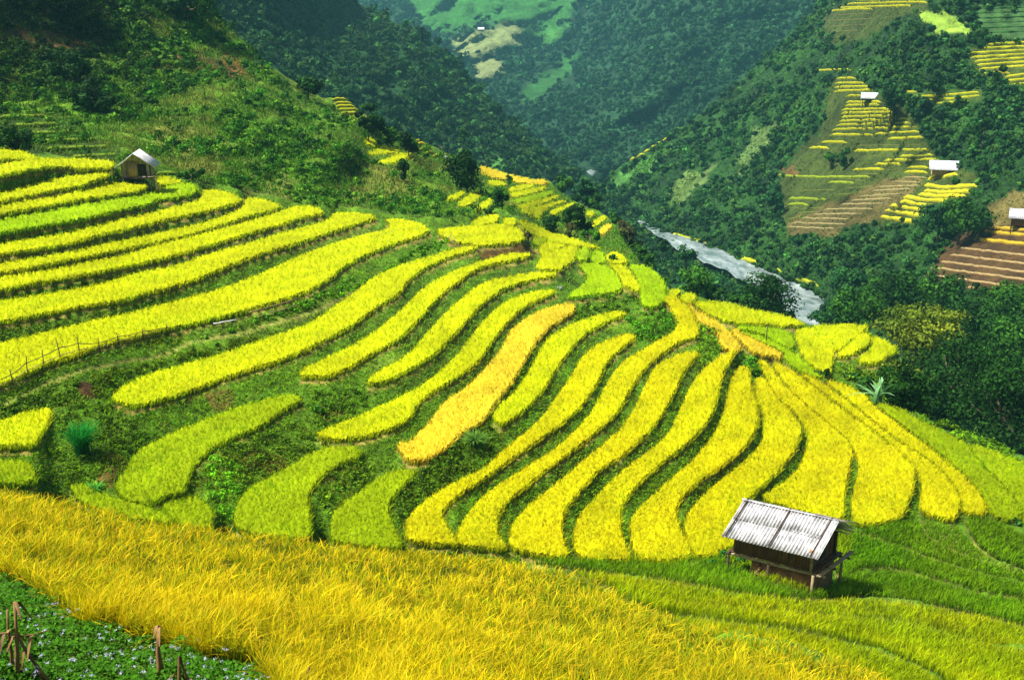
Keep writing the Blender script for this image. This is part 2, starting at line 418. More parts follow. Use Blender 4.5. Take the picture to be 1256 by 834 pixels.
('y', .5, "rounded yellow rice bed right of the brown earth wall", [(658,306),(680,309),(704,303),(709,307),(706,316),(699,326),(685,335),(656,333),(661,323),(665,316)]),
('l', .3, "first of three short upright rice beds side by side near the ridge crest", [(710,307),(723,306),(722,322),(709,323),(706,314)]),
('l', .3, "middle of three short upright rice beds near the ridge crest", [(727,309),(740,310),(742,326),(728,326),(724,321)]),
('y', .3, "last of three short upright rice beds near the ridge crest, behind a small bush", [(745,312),(759,312),(771,322),(766,327),(745,326)]),
('l', .5, "large yellow rice bed with a scooped left side above the dark green bank", [(706,326),(740,326),(754,336),(764,355),(759,361),(728,365),(704,369),(694,367),(709,357),(721,347),(718,336)]),
('y', .5, "narrow rice bed right beside the one with the scooped left side", [(743,326),(766,328),(776,340),(785,355),(783,361),(773,357),(766,354),(756,336)]),
('l', .3, "pale lime rice strip running down the ridge crest", [(769,328),(788,327),(800,333),(812,345),(818,363),(812,376),(800,381),(787,379),(785,353),(777,336)]),
('o', .4, "golden rice ribbon draped over the ridge crest", [(841,372),(853,384),(882,398),(906,424),(908,433),(894,434),(884,429),(881,412),(858,399),(848,385)]),
('o', .4, "golden rice ribbon on the far side of the ridge crest", [(896,403),(918,417),(956,434),(960,442),(942,440),(923,436),(906,420),(899,412)]),
('y', .4, "long flat yellow rice bed along the edge of the drop to the river", [(851,373),(884,372),(918,381),(966,391),(990,399),(975,403),(940,401),(900,400),(870,390),(855,380)]),
('l', .4, "pale yellow rice bed with a thin pole standing in it", [(899,402),(940,404),(971,409),(975,434),(954,424),(932,412),(906,407)]),
('y', .4, "large yellow rice bed at the centre of the spur above the river", [(973,409),(990,403),(1016,413),(1021,420),(1021,446),(1016,464),(1000,456),(984,441),(978,422)]),
('y', .4, "yellow rice bed on the spur, its front cut by a dark curved notch", [(994,401),(1059,400),(1064,406),(1047,417),(1030,432),(1023,433),(1020,419),(1002,408)]),
('y', .4, "crescent shaped yellow rice bed on the spur", [(1066,409),(1068,423),(1054,433),(1035,441),(1026,441),(1028,436),(1047,421),(1050,414)]),
('y', .4, "outermost pointed yellow rice bed on the spur above the dark trees", [(1069,414),(1088,421),(1102,432),(1090,440),(1074,450),(1052,448),(1054,440),(1069,430),(1071,423)]),
('y', .4, "little yellow rice bed on the ridge shoulder, the left of a pair", [(822,357),(836,357),(827,369),(820,365)]),
('y', .4, "little yellow rice bed on the ridge shoulder, the right of a pair", [(839,361),(856,364),(848,375),(832,371)]),
# up the left ridge
('y', .4, "tiny rice bed highest beside the dark bushes of the left ridge", [(448,172),(455,171),(462,177),(461,181),(448,180)]),
('y', .4, "winding rice bed below the dark bushes of the left ridge", [(465,180),(489,186),(490,190),(475,191),(460,192),(447,191),(462,185)]),
('y', .4, "lowest winding rice bed beside the dark bushes of the left ridge", [(491,190),(507,190),(506,194),(482,203),(455,204),(474,197)]),
('y', .4, "first of three short rice beds under the big dark tree", [(544,246),(568,236),(571,239),(557,249)]),
('y', .4, "middle of three short rice beds under the big dark tree", [(557,255),(580,238),(591,237),(592,242),(575,256)]),
('y', .4, "last of three short rice beds under the big dark tree", [(580,261),(599,245),(606,248),(592,261)]),
('o', .3, "pale golden rice bed along the top of the distant terrace fan", [(587,205),(599,208),(628,217),(652,222),(672,223),(671,228),(640,227),(623,223),(604,220),(592,215)]),
('y', .4, "upper left sliver of rice in the distant terrace fan", [(598,222),(622,226),(620,230),(600,229)]),
('y', .4, "first step below the pale top of the distant terrace fan", [(623,233),(648,227),(660,229),(643,234),(625,238)]),
('y', .4, "second step below the pale top of the distant terrace fan", [(624,240),(648,234),(669,230),(672,233),(648,241),(625,245)]),
('l', .4, "third step below the pale top of the distant terrace fan", [(625,248),(679,235),(681,239),(653,249),(631,252)]),
('y', .4, "fourth step below the pale top of the distant terrace fan", [(634,254),(682,241),(689,242),(660,254),(648,258),(636,257)]),
('y', .4, "broad lower rice bed of the distant terrace fan, left of the round bushes", [(636,259),(648,259),(664,254),(696,246),(695,249),(672,257),(665,263),(661,271),(656,268),(645,264)]),
('y', .4, "lowest thin step of the distant terrace fan, above the round bushes", [(672,262),(703,250),(707,253),(688,261),(678,266)]),
('y', .4, "short rice step right of the round bushes", [(720,260),(730,262),(725,268),(719,267)]),
('y', .4, "slanting rice step beyond the round bushes, beside the conical tree", [(741,266),(745,269),(729,281),(723,279),(731,271)]),
('o', .4, "last little rice step down the distant fan, above the valley trees", [(744,277),(753,277),(737,292),(734,284)]),
# rice on the camera's own slope
('g', 0, "deep green rice band right of the near hut's gable", [(1040,652),(1060,652),(1110,639),(1124,638),(1138,663),(1184,684),(1256,706),(1310,722),(1310,732),(1256,716),(1196,703),(1148,688),(1100,669),(1057,655)]),
('g', 0, "deep green rice band under the last yellow terraces on the right", [(1127,637),(1167,647),(1172,643),(1191,668),(1220,690),(1256,702),(1310,718),(1310,720),(1256,704),(1184,682),(1140,662)]),
('g', 0, "deep green rice band at the right edge beside the small bright shrub", [(1180,637),(1212,639),(1232,647),(1256,660),(1310,682),(1310,716),(1256,700),(1220,688),(1193,666)]),
('g', 0, "deep green rice band sweeping right from the near hut's rear leg", [(1040,657),(1056,658),(1100,672),(1148,691),(1196,706),(1256,719),(1310,735),(1310,748),(1256,734),(1196,729),(1160,715),(1100,698),(1052,699),(1030,712),(1022,700),(1045,680)]),
('g', 0, "green rice band immediately in front of the near hut", [(640,690),(700,688),(776,692),(815,695),(850,690),(885,686),(905,700),(930,714),(965,724),(992,731),(1012,720),(1040,706),(1100,702),(1160,719),(1196,733),(1256,738),(1310,754),(1310,784),(1256,769),(1184,752),(1124,740),(1052,733),(980,738),(900,728),(850,719),(780,709),(710,701),(670,697)]),
('m', 0, "yellow green rice band first below the green one in front of the near hut", [(690,702),(780,712),(850,722),(900,731),(980,741),(1052,737),(1124,744),(1184,756),(1256,773),(1310,788),(1310,816),(1256,801),(1196,789),(1160,777),(1100,762),(980,754),(900,748),(820,738),(740,722)]),
('m', 0, "yellow green rice band second below the green one in front of the near hut", [(740,725),(820,741),(900,751),(980,757),(1100,765),(1160,780),(1196,792),(1256,805),(1310,820),(1310,890),(1200,890),(1160,836),(1124,818),(1076,798),(980,774),(900,765),(820,755),(770,742)]),
('m', 0, "yellow green rice band bordering the golden foreground rice", [(770,745),(820,758),(900,768),(980,777),(1076,801),(1124,821),(1158,839),(1196,890),(1120,890),(1090,840),(1000,806),(900,780),(830,766)]),
]
HUE = {  # base colour of stalks, colour of tips (linear), spread
 'y': ((.09,.20,.002),(.64,.66,.001)),
 'z': ((.09,.19,.002),(.68,.61,.001)),
 'm': ((.07,.17,.002),(.50,.52,.001)),
 'l': ((.07,.20,.002),(.42,.60,.001)),
 'k': ((.07,.17,.002),(.37,.47,.001)),
 'g': ((.035,.12,.002),(.18,.34,.002)),
 'o': ((.20,.18,.01),(.84,.65,.03)),
}
TERR.append(('k', 0, "yellow green rice wrapping round behind and left of the near hut", [(700,687),(776,691),(815,694),(850,689),(880,685),(906,672),(906,650),(918,622),(1000,640),(1034,645),(1042,655),(1044,680),(1020,698),(1012,718),(992,730),(965,722),(930,712),(905,698),(885,686)]))
TERR.append(('l', .3, "lime green rice slope between the golden crest ribbons and the spur's yellow beds", [(907,411),(930,413),(955,426),(975,436),(983,443),(996,455),(1012,467),(1000,467),(975,456),(963,445),(960,434),(918,416)]))
# skyline of the near hillside (photo x, y)
S1 = [(-90,-60),(236,-60),(248,-20),(252,0),(268,20),(284,38),(299,50),(315,77),(336,84),(356,97),(379,111),(392,119),(405,121),(425,123),(441,136),(455,146),(480,160),(510,171),(535,182),(550,190),(590,204),(628,215),(672,222),(690,236),(707,248),(742,263),(754,276),(765,295),(775,310),(785,322),(800,330),(812,345),(822,355),(836,356),(860,365),(884,371),(918,380),(966,390),(992,398),(1059,399),(1066,408),(1090,420),(1104,434),(1110,466),(1124,510),(1184,542),(1256,566),(1330,596),(1420,640)]
# far rim of the camera's own slope: the bowl behind it lies deeper
E1 = [(-90,604),(0,612),(50,620),(90,626),(130,636),(180,650),(230,656),(300,664),(370,671),(430,680),(500,685),(560,690),(620,696),(680,703),(740,711),(790,717)]
E_END = 790
# distance controls (photo x, y, horizontal metres)
CTRL_B = [
 (0,-40,190),(240,-40,225),(0,60,172),(120,60,182),(250,60,196),(300,65,205),(0,150,140),(130,150,145),(250,150,150),(330,140,165),(403,125,205),(0,178,122),(200,215,124),(330,240,124),(420,180,150),(441,140,200),
 (440,200,160),(400,250,124),(500,190,172),(560,240,150),(530,275,118),(620,215,205),(672,225,205),(600,250,152),(742,266,185),(740,292,160),(660,270,165),
 (0,190,112),(165,235,104),(0,300,88),(0,400,73),(0,480,63),(200,400,74),(300,300,92),(400,350,84),(530,285,105),(640,275,122),(645,300,108),(700,330,100),(770,325,118),(780,370,88),(850,372,100),(910,382,112),(1000,400,112),(1066,410,110),(1104,434,106),(1050,455,92),(975,440,84),
 (855,410,78),(700,380,78),(600,400,72),(500,470,62),(300,500,58),(100,520,56),(0,560,52),(200,610,48),(400,640,44),(560,670,42),(700,690,43),(800,700,43.5),
 (900,432,72),(880,520,60),(980,520,65),(840,640,48),(905,690,46.5),(1000,720,45),(1034,640,53.5),(1064,490,80),(1124,515,79),(1120,600,61),(1200,560,75),(1256,570,76),(1210,635,61),(1256,640,63),(1330,600,77),
 (1100,700,51),(1256,720,53),(1000,740,41),(850,720,38),(1100,760,41),(1256,800,38),(1256,880,31),(1100,834,28),(900,765,28),(960,790,25),(900,834,15.5),(1000,880,15.5),
]
CTRL_F = [
 (0,612,25),(100,630,24.5),(230,656,24),(370,671,24.5),(500,685,26),(620,696,28.5),(700,704,31),(790,717,33),(0,700,15),(100,740,13),(0,834,9),(0,890,8),(200,834,9.5),(200,720,15),(300,800,10.5),(400,740,15),(400,834,10),(550,800,12),(600,740,19),(628,834,10.5),(628,890,9),(780,780,17.5),(780,834,12.5),
 (850,720,38),(900,765,28),(1000,740,41),(960,790,25),(900,834,15.5),(1000,880,15.5),(1100,760,41),(1100,834,28),(1256,800,38),(1256,880,31),
]
# ------------------------------------------------------------------ near hillside: relief solved so that the beds lie level and the banks are steep
ST = 3.0
gu = np.arange(-150, 1410 + ST, ST); gv = np.arange(-60, 894 + ST, ST)
U, Vv = np.meshgrid(gu, gv)          # rows = v
tb, tf = TPS(CTRL_B), TPS(CTRL_F)
Lb = tb(U, Vv); Lf = tf(U, Vv)
below = (Vv > interp(E1, U)) & (U < 860)
blend = np.clip((U - E_END) / 60.0, 0, 1)
base = np.where(below, Lf * (1 - blend) + Lb * blend, Lb)
T = tandep(U, Vv)
flat = np.zeros(U.shape)
tid = np.full(U.shape, -1)
for i, (hue, fl, lab, pts) in enumerate(TERR):
    a = np.array(pts, float)
    bb = (U > a[:, 0].min() - 1) & (U < a[:, 0].max() + 1) & (Vv > a[:, 1].min() - 1) & (Vv < a[:, 1].max() + 1)
    idx = np.where(bb)
    m = inpoly(U[idx], Vv[idx], pts)
    flat[idx[0][m], idx[1][m]] = fl
    tid[idx[0][m], idx[1][m]] = i
TERRZONE = [(-100,205),(60,198),(200,214),(240,224),(330,242),(460,262),(530,270),(600,262),(640,268),(700,290),(775,318),(800,330),(830,360),(880,372),(1000,398),(1060,400),(1104,434),(1066,490),(1124,514),(1184,542),(1330,590),(1330,640),(1215,640),(1060,655),(905,690),(700,700),(560,700),(300,680),(-100,640)]
zone = inpoly(U, Vv, TERRZONE) & ~below
rise = zone & (tid < 0)
prior = np.where(below, .6, np.where(zone, 0.0006, 0.03))
prior = np.where((U > 1030) & (Vv > 640), .02, prior)
a_r = math.tan(math.radians(56))
lt = np.log(np.maximum(T, .03))
def hgrad(A): return A[:, 1:] - A[:, :-1]
def vgrad(A): return A[1:] - A[:-1]
mh = (tid[:, 1:] == tid[:, :-1]) & (flat[:, 1:] > 0)
mv = (tid[1:] == tid[:-1]) & (flat[1:] > 0)
gh = hgrad(base).copy(); gvv = vgrad(base).copy()
wh = np.full(gh.shape, .25); wv = np.full(gvv.shape, .25)
fh = np.where(mh, flat[:, 1:], 0); fv = np.where(mv, flat[1:], 0)
okh = T[:, 1:] > .05; okv = T[1:] > .05
gh = np.where(mh & okh, -hgrad(lt) * np.minimum(fh * 1.0, 1) + gh * (1 - np.minimum(fh, 1)), gh); wh = np.where(mh, 1.0, wh)
gvv = np.where(mv & okv, -vgrad(lt) * np.minimum(fv, 1) + gvv * (1 - np.minimum(fv, 1)), gvv); wv = np.where(mv, 1.0, wv)
rv = (rise[1:] | rise[:-1]) & ~mv
g_rise = -vgrad(T) / (T[1:] + a_r)
gvv = np.where(rv, g_rise, gvv); wv = np.where(rv, .5, wv)
rh = (rise[:, 1:] | rise[:, :-1]) & ~mh
wh = np.where(rh, .02, wh)
# no tie across the rim of the camera's slope
cut = (below[1:] != below[:-1]) & (U[1:] < E_END)
wv = np.where(cut, 0.0, wv)
cuth = (below[:, 1:] != below[:, :-1]) & (U[:, 1:] < E_END)
wh = np.where(cuth, 0.0, wh)

def solve(x0, base, prior, gh, wh, gvv, wv, n):
    def A(x):
        y = prior * x
        d = wh * hgrad(x); y[:, 1:] += d; y[:, :-1] -= d
        d = wv * vgrad(x); y[1:] += d; y[:-1] -= d
        return y
    b = prior * base
    d = wh * gh; b[:, 1:] += d; b[:, :-1] -= d
    d = wv * gvv; b[1:] += d; b[:-1] -= d
    D = prior.copy(); D[:, 1:] += wh; D[:, :-1] += wh; D[1:] += wv; D[:-1] += wv
    x = x0.copy(); r = b - A(x); z = r / D; p = z.copy(); rz = (r * z).sum()
    for k in range(n):
        Ap = A(p); al = rz / (p * Ap).sum(); x += al * p; r -= al * Ap
        z = r / D; rz2 = (r * z).sum()
        if rz2 < 1e-9: break
        p = z + (rz2 / rz) * p; rz = rz2
    return x
L = solve(base, base, prior, gh, wh, gvv, wv, 900)

def Lat(u, v, F=None):
    F = L if F is None else F
    x = np.clip((np.asarray(u, float) - gu[0]) / ST, 0, len(gu) - 1.001); y = np.clip((np.asarray(v, float) - gv[0]) / ST, 0, len(gv) - 1.001)
    i = x.astype(int); j = y.astype(int); fx = x - i; fy = y - j
    return (F[j, i] * (1 - fx) + F[j, i + 1] * fx) * (1 - fy) + (F[j + 1, i] * (1 - fx) + F[j + 1, i + 1] * fx) * fy
def hill_pt(u, v):
    return world_pt(u, v, np.exp(Lat(u, v)))
# ------------------------------------------------------------------ mesh of the near hillside
EARTH = [  # bare earth and worn patches (outline, colour)
 ([(586,310),(600,306),(650,298),(653,303),(657,317),(649,312),(625,313),(596,321),(590,318)], (.055,.032,.006)),
 ([(92,466),(106,464),(118,478),(112,488),(98,486)], (.035,.018,.004)),
 ([(254,72),(280,66),(300,78),(306,92),(285,93),(262,84)], (.12,.065,.012)),
 ([(0,36),(60,38),(130,50),(150,62),(60,64),(0,60)], (.075,.045,.014)),
 ([(168,66),(230,62),(270,70),(286,90),(220,88),(165,86)], (.075,.045,.014)),
 ([(250,484),(285,478),(290,500),(262,508)], (.10,.075,.014)),
 ([(425,175),(470,205),(505,225),(520,245),(440,248),(400,238),(418,205)], (.12,.14,.02)),
 ([(283,560),(310,548),(348,560),(356,575),(330,580),(300,575)], (.075,.05,.010)),
 ([(120,560),(150,550),(155,575),(140,600),(120,590)], (.075,.05,.010)),
 ([(388,495),(420,500),(416,520),(392,516)], (.075,.05,.010)),
 ([(180,150),(260,160),(290,190),(250,215),(200,200)], (.12,.15,.02)),
 ([(300,190),(350,215),(360,245),(300,235)], (.11,.14,.02)),
]
PATH = [(-10,505),(20,490),(60,468),(110,452),(180,440),(240,420),(300,408),(380,385),(430,362),(452,350)]
rows = 330
su = interp(S1, gu)
VV = su[None, :] + (np.linspace(0, 1, rows) ** 1.0)[:, None] * (890 - su)[None, :]
UU = np.broadcast_to(gu[None, :], VV.shape)
Ph = hill_pt(UU, VV)
tidn = tid[np.clip(((VV - gv[0]) / ST).round().astype(int), 0, len(gv) - 1), np.clip(((UU - gu[0]) / ST).round().astype(int), 0, len(gu) - 1)]
tup = tid[np.clip(((VV - 5 - gv[0]) / ST).round().astype(int), 0, len(gv) - 1), np.clip(((UU - gu[0]) / ST).round().astype(int), 0, len(gu) - 1)]
belowM = (VV > interp(E1, UU)) & (UU < 860)
zoneM = inpoly(UU, VV, TERRZONE) & ~belowM
nz = wnoise(Ph, 6.0); nz2 = wnoise(Ph + 50, 1.6); nz3 = wnoise(Ph, 18)
c = np.empty(Ph.shape)
c[:] = (.055, .125, .004)
c *= (1 + .35 * nz + .25 * nz2)[..., None]
dry = np.clip(nz3 * .8 + nz * .4 - .35, 0, 1)[..., None]
c = c * (1 - .55 * dry) + np.array((.15, .14, .03)) * dry * .55
bund = zoneM & (tidn < 0) & (tup >= 0) & ~((VV > 610) & (UU > 1040))
c[bund] = np.array((.17, .14, .03)) * (1 + .3 * nz2[bund])[:, None]
c[tidn >= 0] = (.12, .13, .02)
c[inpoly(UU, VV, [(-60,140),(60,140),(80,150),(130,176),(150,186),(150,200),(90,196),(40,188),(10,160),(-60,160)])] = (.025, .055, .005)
for poly, colr in EARTH:
    m = inpoly(UU + 3 * nz2, VV + 3 * nz, poly)
    c[m] = np.array(colr) * (1 + .3 * nz2[m])[:, None]
dpath = np.abs(VV - interp(PATH, UU)); m = (dpath < 1.8) & (UU < 452)
c[m] = (.20, .20, .04)
c = np.clip(c, .004, 1)
# rough up the relief a little off the rice beds
rough = np.where((tidn < 0) & ~belowM, 1.0, 0.15)
Ph = Ph + np.stack([0 * nz, 0 * nz, .10 * nz2 * rough + np.where(zoneM, 0, .35) * nz * rough], -1)
nr, nc = UU.shape
# the back of the ridge: a few extra rows going away and down beyond the skyline
top = Ph[0]
away = top - np.array([0, 0, CAMZ]); away[:, 2] = 0; away /= np.linalg.norm(away, axis=1)[:, None]
back = []
for dd, dz in ((60, -42), (30, -19), (14, -7), (5, -1.6)):
    q = top + away * dd; q[:, 2] += dz; back.append(q)
Pall = np.concatenate([np.stack(back), Ph]); Call = np.concatenate([np.repeat(c[:1] * 0 + np.array((.04, .10, .015)), 4, 0), c])
nr2 = nr + 4
ii = np.arange(nr2 * nc).reshape(nr2, nc)
Q = np.stack([ii[:-1, :-1], ii[1:, :-1], ii[1:, 1:], ii[:-1, 1:]], -1).reshape(-1, 4)
hill = link("hillside", new_mesh("hillside", Pall.reshape(-1, 3), Q, None, Call.reshape(-1, 3), True), M_GROUND)
tag(hill, "steep green hillside cut into curving rice terraces", "hillside", kind="structure")

# ------------------------------------------------------------------ rice on the terraces
def sample_poly(poly, n):
    a = np.array(poly, float); lo, hi = a.min(0), a.max(0)
    out = []; got = 0
    for _ in range(12):
        p = rng.uniform(lo, hi, (int(n * 2.5) + 50, 2)); m = inpoly(p[:, 0], p[:, 1], poly); out.append(p[m]); got += m.sum()
        if got >= n: break
    return np.vstack(out)[:n]

FG_POLY = [(-70,600),(0,612),(50,620),(90,626),(130,636),(180,650),(230,656),(300,664),(370,671),(430,680),(500,685),(560,690),(620,696),(680,705),(730,722),(765,745),(828,768),(898,782),(1000,808),(1090,842),(1120,892),(-70,892)]
COVER = [(-70,700),(0,708),(35,722),(70,748),(98,776),(140,782),(180,792),(240,812),(300,818),(330,845),(350,892),(-70,892)]

def rice_bed(i, hue, pts):
    sp = grow(smooth_poly(pts, 1), 2.2 if TERR[i][1] else -.5)
    ar, ln = poly_area_len(sp)
    thick = 2 * ar / ln * 2
    uc, vc = sp.mean(0)
    pc = hill_pt(uc, vc); m1 = float(pxm(pc))
    H = min(.62, .36 * thick * m1)                     # crop height in metres
    hp = H / m1 * .85
    cb, ct = (np.array(x) for x in HUE[hue])
    dens = .8
    n = int(ar * dens) + 30
    uv = sample_poly(sp, n)
    slope = hue in 'kgm' and TERR[i][1] == 0
    ok = inpoly(uv[:, 0], uv[:, 1] - hp * (.1 if slope else .28), sp)
    uv = uv[ok]
    P = hill_pt(uv[:, 0], uv[:, 1]); n = len(P)
    mm = pxm(P)
    tone = (1 + (.22 if slope else .10) * wnoise(P, 3.5) + .12 * wnoise(P + 9, .9))[:, None]
    jit = rng.normal(1, .21, (n, 1)).clip(.4, 1.6); gr = rng.random((n, 1)) ** 3 * .35
    rip = np.clip(.5 + .5 * wnoise(P + 40, 9) + .25 * wnoise(P + 11, 2), 0, 1)[:, None]
    ctv = (ct * (1 - gr) + cb * 1.6 * gr) * tone * jit * np.concatenate([1.06 - .26 * rip, 1 + 0 * rip, 1 + 0 * rip], 1)
    cbv = cb * jit
    g = Geo()
    Hh = H * rng.uniform(.75, 1.25, n)
    W = np.maximum(.012, 1.15 * mm)
    v, q, t, cc = blades(P, Hh, W, cbv, ctv, segs=2, lean=.28)
    g.add(v, q, t, cc)
    # matted canopy sheet under the tips, dropped to the ground round its rim
    st = 1.5 if thick < 16 else 2.0
    a = sp; lo = np.floor(a.min(0) / st) * st; hi = a.max(0) + st
    gx = np.arange(lo[0], hi[0] + st, st); gy = np.arange(lo[1], hi[1] + st, st)
    X, Y = np.meshgrid(gx, gy)
    ins = inpoly(X, Y + 1.2, sp) & inpoly(X, Y - hp * .28, sp) & inpoly(X - 1, Y, sp) & inpoly(X + 1, Y, sp) & (not slope)
    cell = ins[:-1, :-1] & ins[1:, :-1] & ins[1:, 1:] & ins[:-1, 1:]
    if cell.sum() > 2:
        PP = hill_pt(X, Y)
        tn = 1 + .15 * wnoise(PP, 3.5)
        PT = PP + np.array([0, 0, 1.0]) * (H * .52)
        PT[..., 2] += H * .09 * rng.normal(0, 1, X.shape)
        nn = X.size
        idx = np.arange(nn).reshape(X.shape)
        q = np.stack([idx[:-1, :-1], idx[1:, :-1], idx[1:, 1:], idx[:-1, 1:]], -1)[cell]
        used = np.zeros(nn, bool); used[q.ravel()] = True
        # rim edges
        pad = np.pad(cell, 1)
        sk = []
        for dy, dx, e in ((-1, 0, ((0, 0), (0, 1))), (1, 0, ((1, 1), (1, 0))), (0, -1, ((1, 0), (0, 0))), (0, 1, ((0, 1), (1, 1)))):
            nb = pad[1 + dy:pad.shape[0] - 1 + dy, 1 + dx:pad.shape[1] - 1 + dx]
            r_, c_ = np.where(cell & ~nb)
            i0 = idx[r_ + e[0][0], c_ + e[0][1]]; i1 = idx[r_ + e[1][0], c_ + e[1][1]]
            sk.append(np.stack([i0, i0 + nn, i1 + nn, i1], -1))
        sk = np.vstack(sk)
        remap = np.cumsum(np.concatenate([used, used & False])) - 1
        keep = np.concatenate([used, used & False])
        allv = np.vstack([PT.reshape(-1, 3), (PP - np.array([0, 0, .1])).reshape(-1, 3)])[keep]
        colt = (ct * .72 + cb * .3)[None] * tn.reshape(-1, 1); colb = np.broadcast_to(cb * .8, (nn, 3))
        g.add(allv, remap[q], None, np.vstack([colt, colb])[keep])
    return g

for i, (hue, fl, lab, pts) in enumerate(TERR):
    g = rice_bed(i, hue, pts)
    near = hue in 'gk' and fl == 0
    o = g.build("rice_terrace", M_RICE)
    if o: tag(o, lab, "rice terrace", "rice terraces on the near hillside")

# golden foreground rice: one continuous standing crop nobody could count
def fg_rice():
    g = Geo()
    st = 6.0
    X, Y = np.meshgrid(np.arange(-72, 1130, st), np.arange(598, 893, st))
    ins = inpoly(X, Y - 6, FG_POLY) & ~inpoly(X, Y, COVER)
    P0 = hill_pt(X, Y)
    cell = ins[:-1, :-1] & ins[1:, :-1] & ins[1:, 1:] & ins[:-1, 1:]
    idx = np.arange(X.size).reshape(X.shape)
    q = np.stack([idx[:-1, :-1], idx[1:, :-1], idx[1:, 1:], idx[:-1, 1:]], -1)[cell]
    g.add(P0 + np.array([0, 0, .16]), q, None, (.045, .08, .005))
    n = 175000
    uv = sample_poly(FG_POLY, n)
    uv = uv[~inpoly(uv[:, 0], uv[:, 1], COVER)]
    P = hill_pt(uv[:, 0], uv[:, 1])
    kp = wnoise(P, .45) + .4 * wnoise(P, 1.6) + rng.normal(0, .25, len(P)) > -.38
    uv = uv[kp]; P = P[kp]; n = len(P); mm = pxm(P)
    clump = wnoise(P, .8); big = wnoise(P, 4.0)
    kind = rng.random(n)
    H = (.50 + .12 * clump + .05 * big) * rng.uniform(.75, 1.15, n)
    W = np.maximum(.008, .82 * mm) * rng.uniform(.8, 1.3, n)
    j = rng.normal(1, .17, (n, 1))
    green = (kind < .34 + .16 * (uv[:, 0] > 650) - .2 * big)[:, None]; ochre = (kind > .80)[:, None]
    tip = np.where(green, (.30, .40, .006), np.where(ochre, (.58, .38, .008), (.76, .58, .002)))
    tip = tip * (1 + .22 * wnoise(P + 3, 2.2) + .16 * wnoise(P + 5, .55))[:, None].clip(.35, 1.5)
    gx = np.clip(.5 + .5 * big + (uv[:, 0] > 700) * .35, 0, 1)[:, None]
    tip = tip * j * (1 - .25 * gx) + np.array((.40, .44, .01)) * .25 * gx
    basec = np.array((.06, .15, .004)) * j
    s = kind < .72
    v, q, t, cc = blades(P[s], H[s], W[s], basec[s], tip[s], segs=4, lean=.3, wind=(.05, -.04))
    g.add(v, q, t, cc)
    s = ~s                                              # drooping heads
    v, q, t, cc = blades(P[s], H[s] * .98, W[s] * 1.5, basec[s], tip[s], segs=4, lean=.62, wind=(.1, -.08))
    g.add(v, q, t, cc)
    return g
o = fg_rice().build("foreground_rice", M_RICE)
tag(o, "ripe golden rice filling the slope along the bottom of the view", "rice crop", kind="stuff")

# ------------------------------------------------------------------ grass and weeds on the banks and the scrubby hill
def scatter_px(poly, n):
    uv = sample_poly(poly, n); return uv
def tid_at(u, v):
    return tid[np.clip(((v - gv[0]) / ST).round().astype(int), 0, len(gv) - 1), np.clip(((u - gu[0]) / ST).round().astype(int), 0, len(gu) - 1)]

def bank_grass():
    g = Geo()
    zp = [(x, y) for x, y in TERRZONE]
    uv = sample_poly(zp, 165000)
    m = (tid_at(uv[:, 0], uv[:, 1]) < 0) & (uv[:, 1] > interp(S1, uv[:, 0]) + 2) & ~((uv[:, 1] > interp(E1, uv[:, 0])) & (uv[:, 0] < 860))
    m &= ~inpoly(uv[:, 0], uv[:, 1], EARTH[0][0]) | (rng.random(len(uv)) < .12)
    m &= ~inpoly(uv[:, 0], uv[:, 1], EARTH[1][0])
    m &= (np.abs(uv[:, 1] - interp(PATH, uv[:, 0])) > 2.5) | (uv[:, 0] > 452)
    m &= ~((tid_at(uv[:, 0], uv[:, 1] - 4.5) >= 0) & (rng.random(len(uv)) < .7))
    uv = uv[m]
    P = hill_pt(uv[:, 0], uv[:, 1]); n = len(P); mm = pxm(P)
    nearf = (tid_at(uv[:, 0], uv[:, 1] - 5) >= 0)
    H = np.where(nearf, .10, rng.uniform(.12, .38, n)); W = np.maximum(.015, 1.2 * mm)
    d = np.clip(wnoise(P, 5) * .8 + wnoise(P, 1.5) * .5, 0, 1)[:, None] * (rng.random((n, 1)) < .7)
    j = rng.normal(1, .3, (n, 1)).clip(.3, 2)
    cb = np.array((.075, .16, .003)) * j; ct = (np.array((.19, .37, .003)) * (1 - d) + np.array((.27, .28, .010)) * d) * j
    br = (rng.random((n, 1)) < .04); ct = np.where(br, (.20, .10, .03), ct)
    v, q, t, cc = blades(P, H, W, cb, ct, segs=2, lean=.7); g.add(v, q, t, cc)
    # broad-leaved weeds
    uv = uv[rng.random(len(uv)) < .2]; P = hill_pt(uv[:, 0], uv[:, 1]); n = len(P); mm = pxm(P)
    d = wnoise(P, 3)[:, None] > .15
    nr = rng.normal(0, .6, (n, 3)) + np.array([0, -.4, 1])
    colr = np.where(d, (.05, .22, .006), (.05, .13, .005)) * rng.normal(1, .3, (n, 1)).clip(.4, 2)
    v, q, cc = leaves(P + np.array([0, 0, 1]) * rng.uniform(.05, .3, (n, 1)), nr, np.maximum(.05, 1.3 * mm) * rng.uniform(.7, 1.3, n), colr)
    g.add(v, q, None, cc)
    return g
tag(bank_grass().build("bank_grass", M_GRASS), "rough green grass and weeds covering the steep banks between the rice terraces", "grass", kind="stuff")

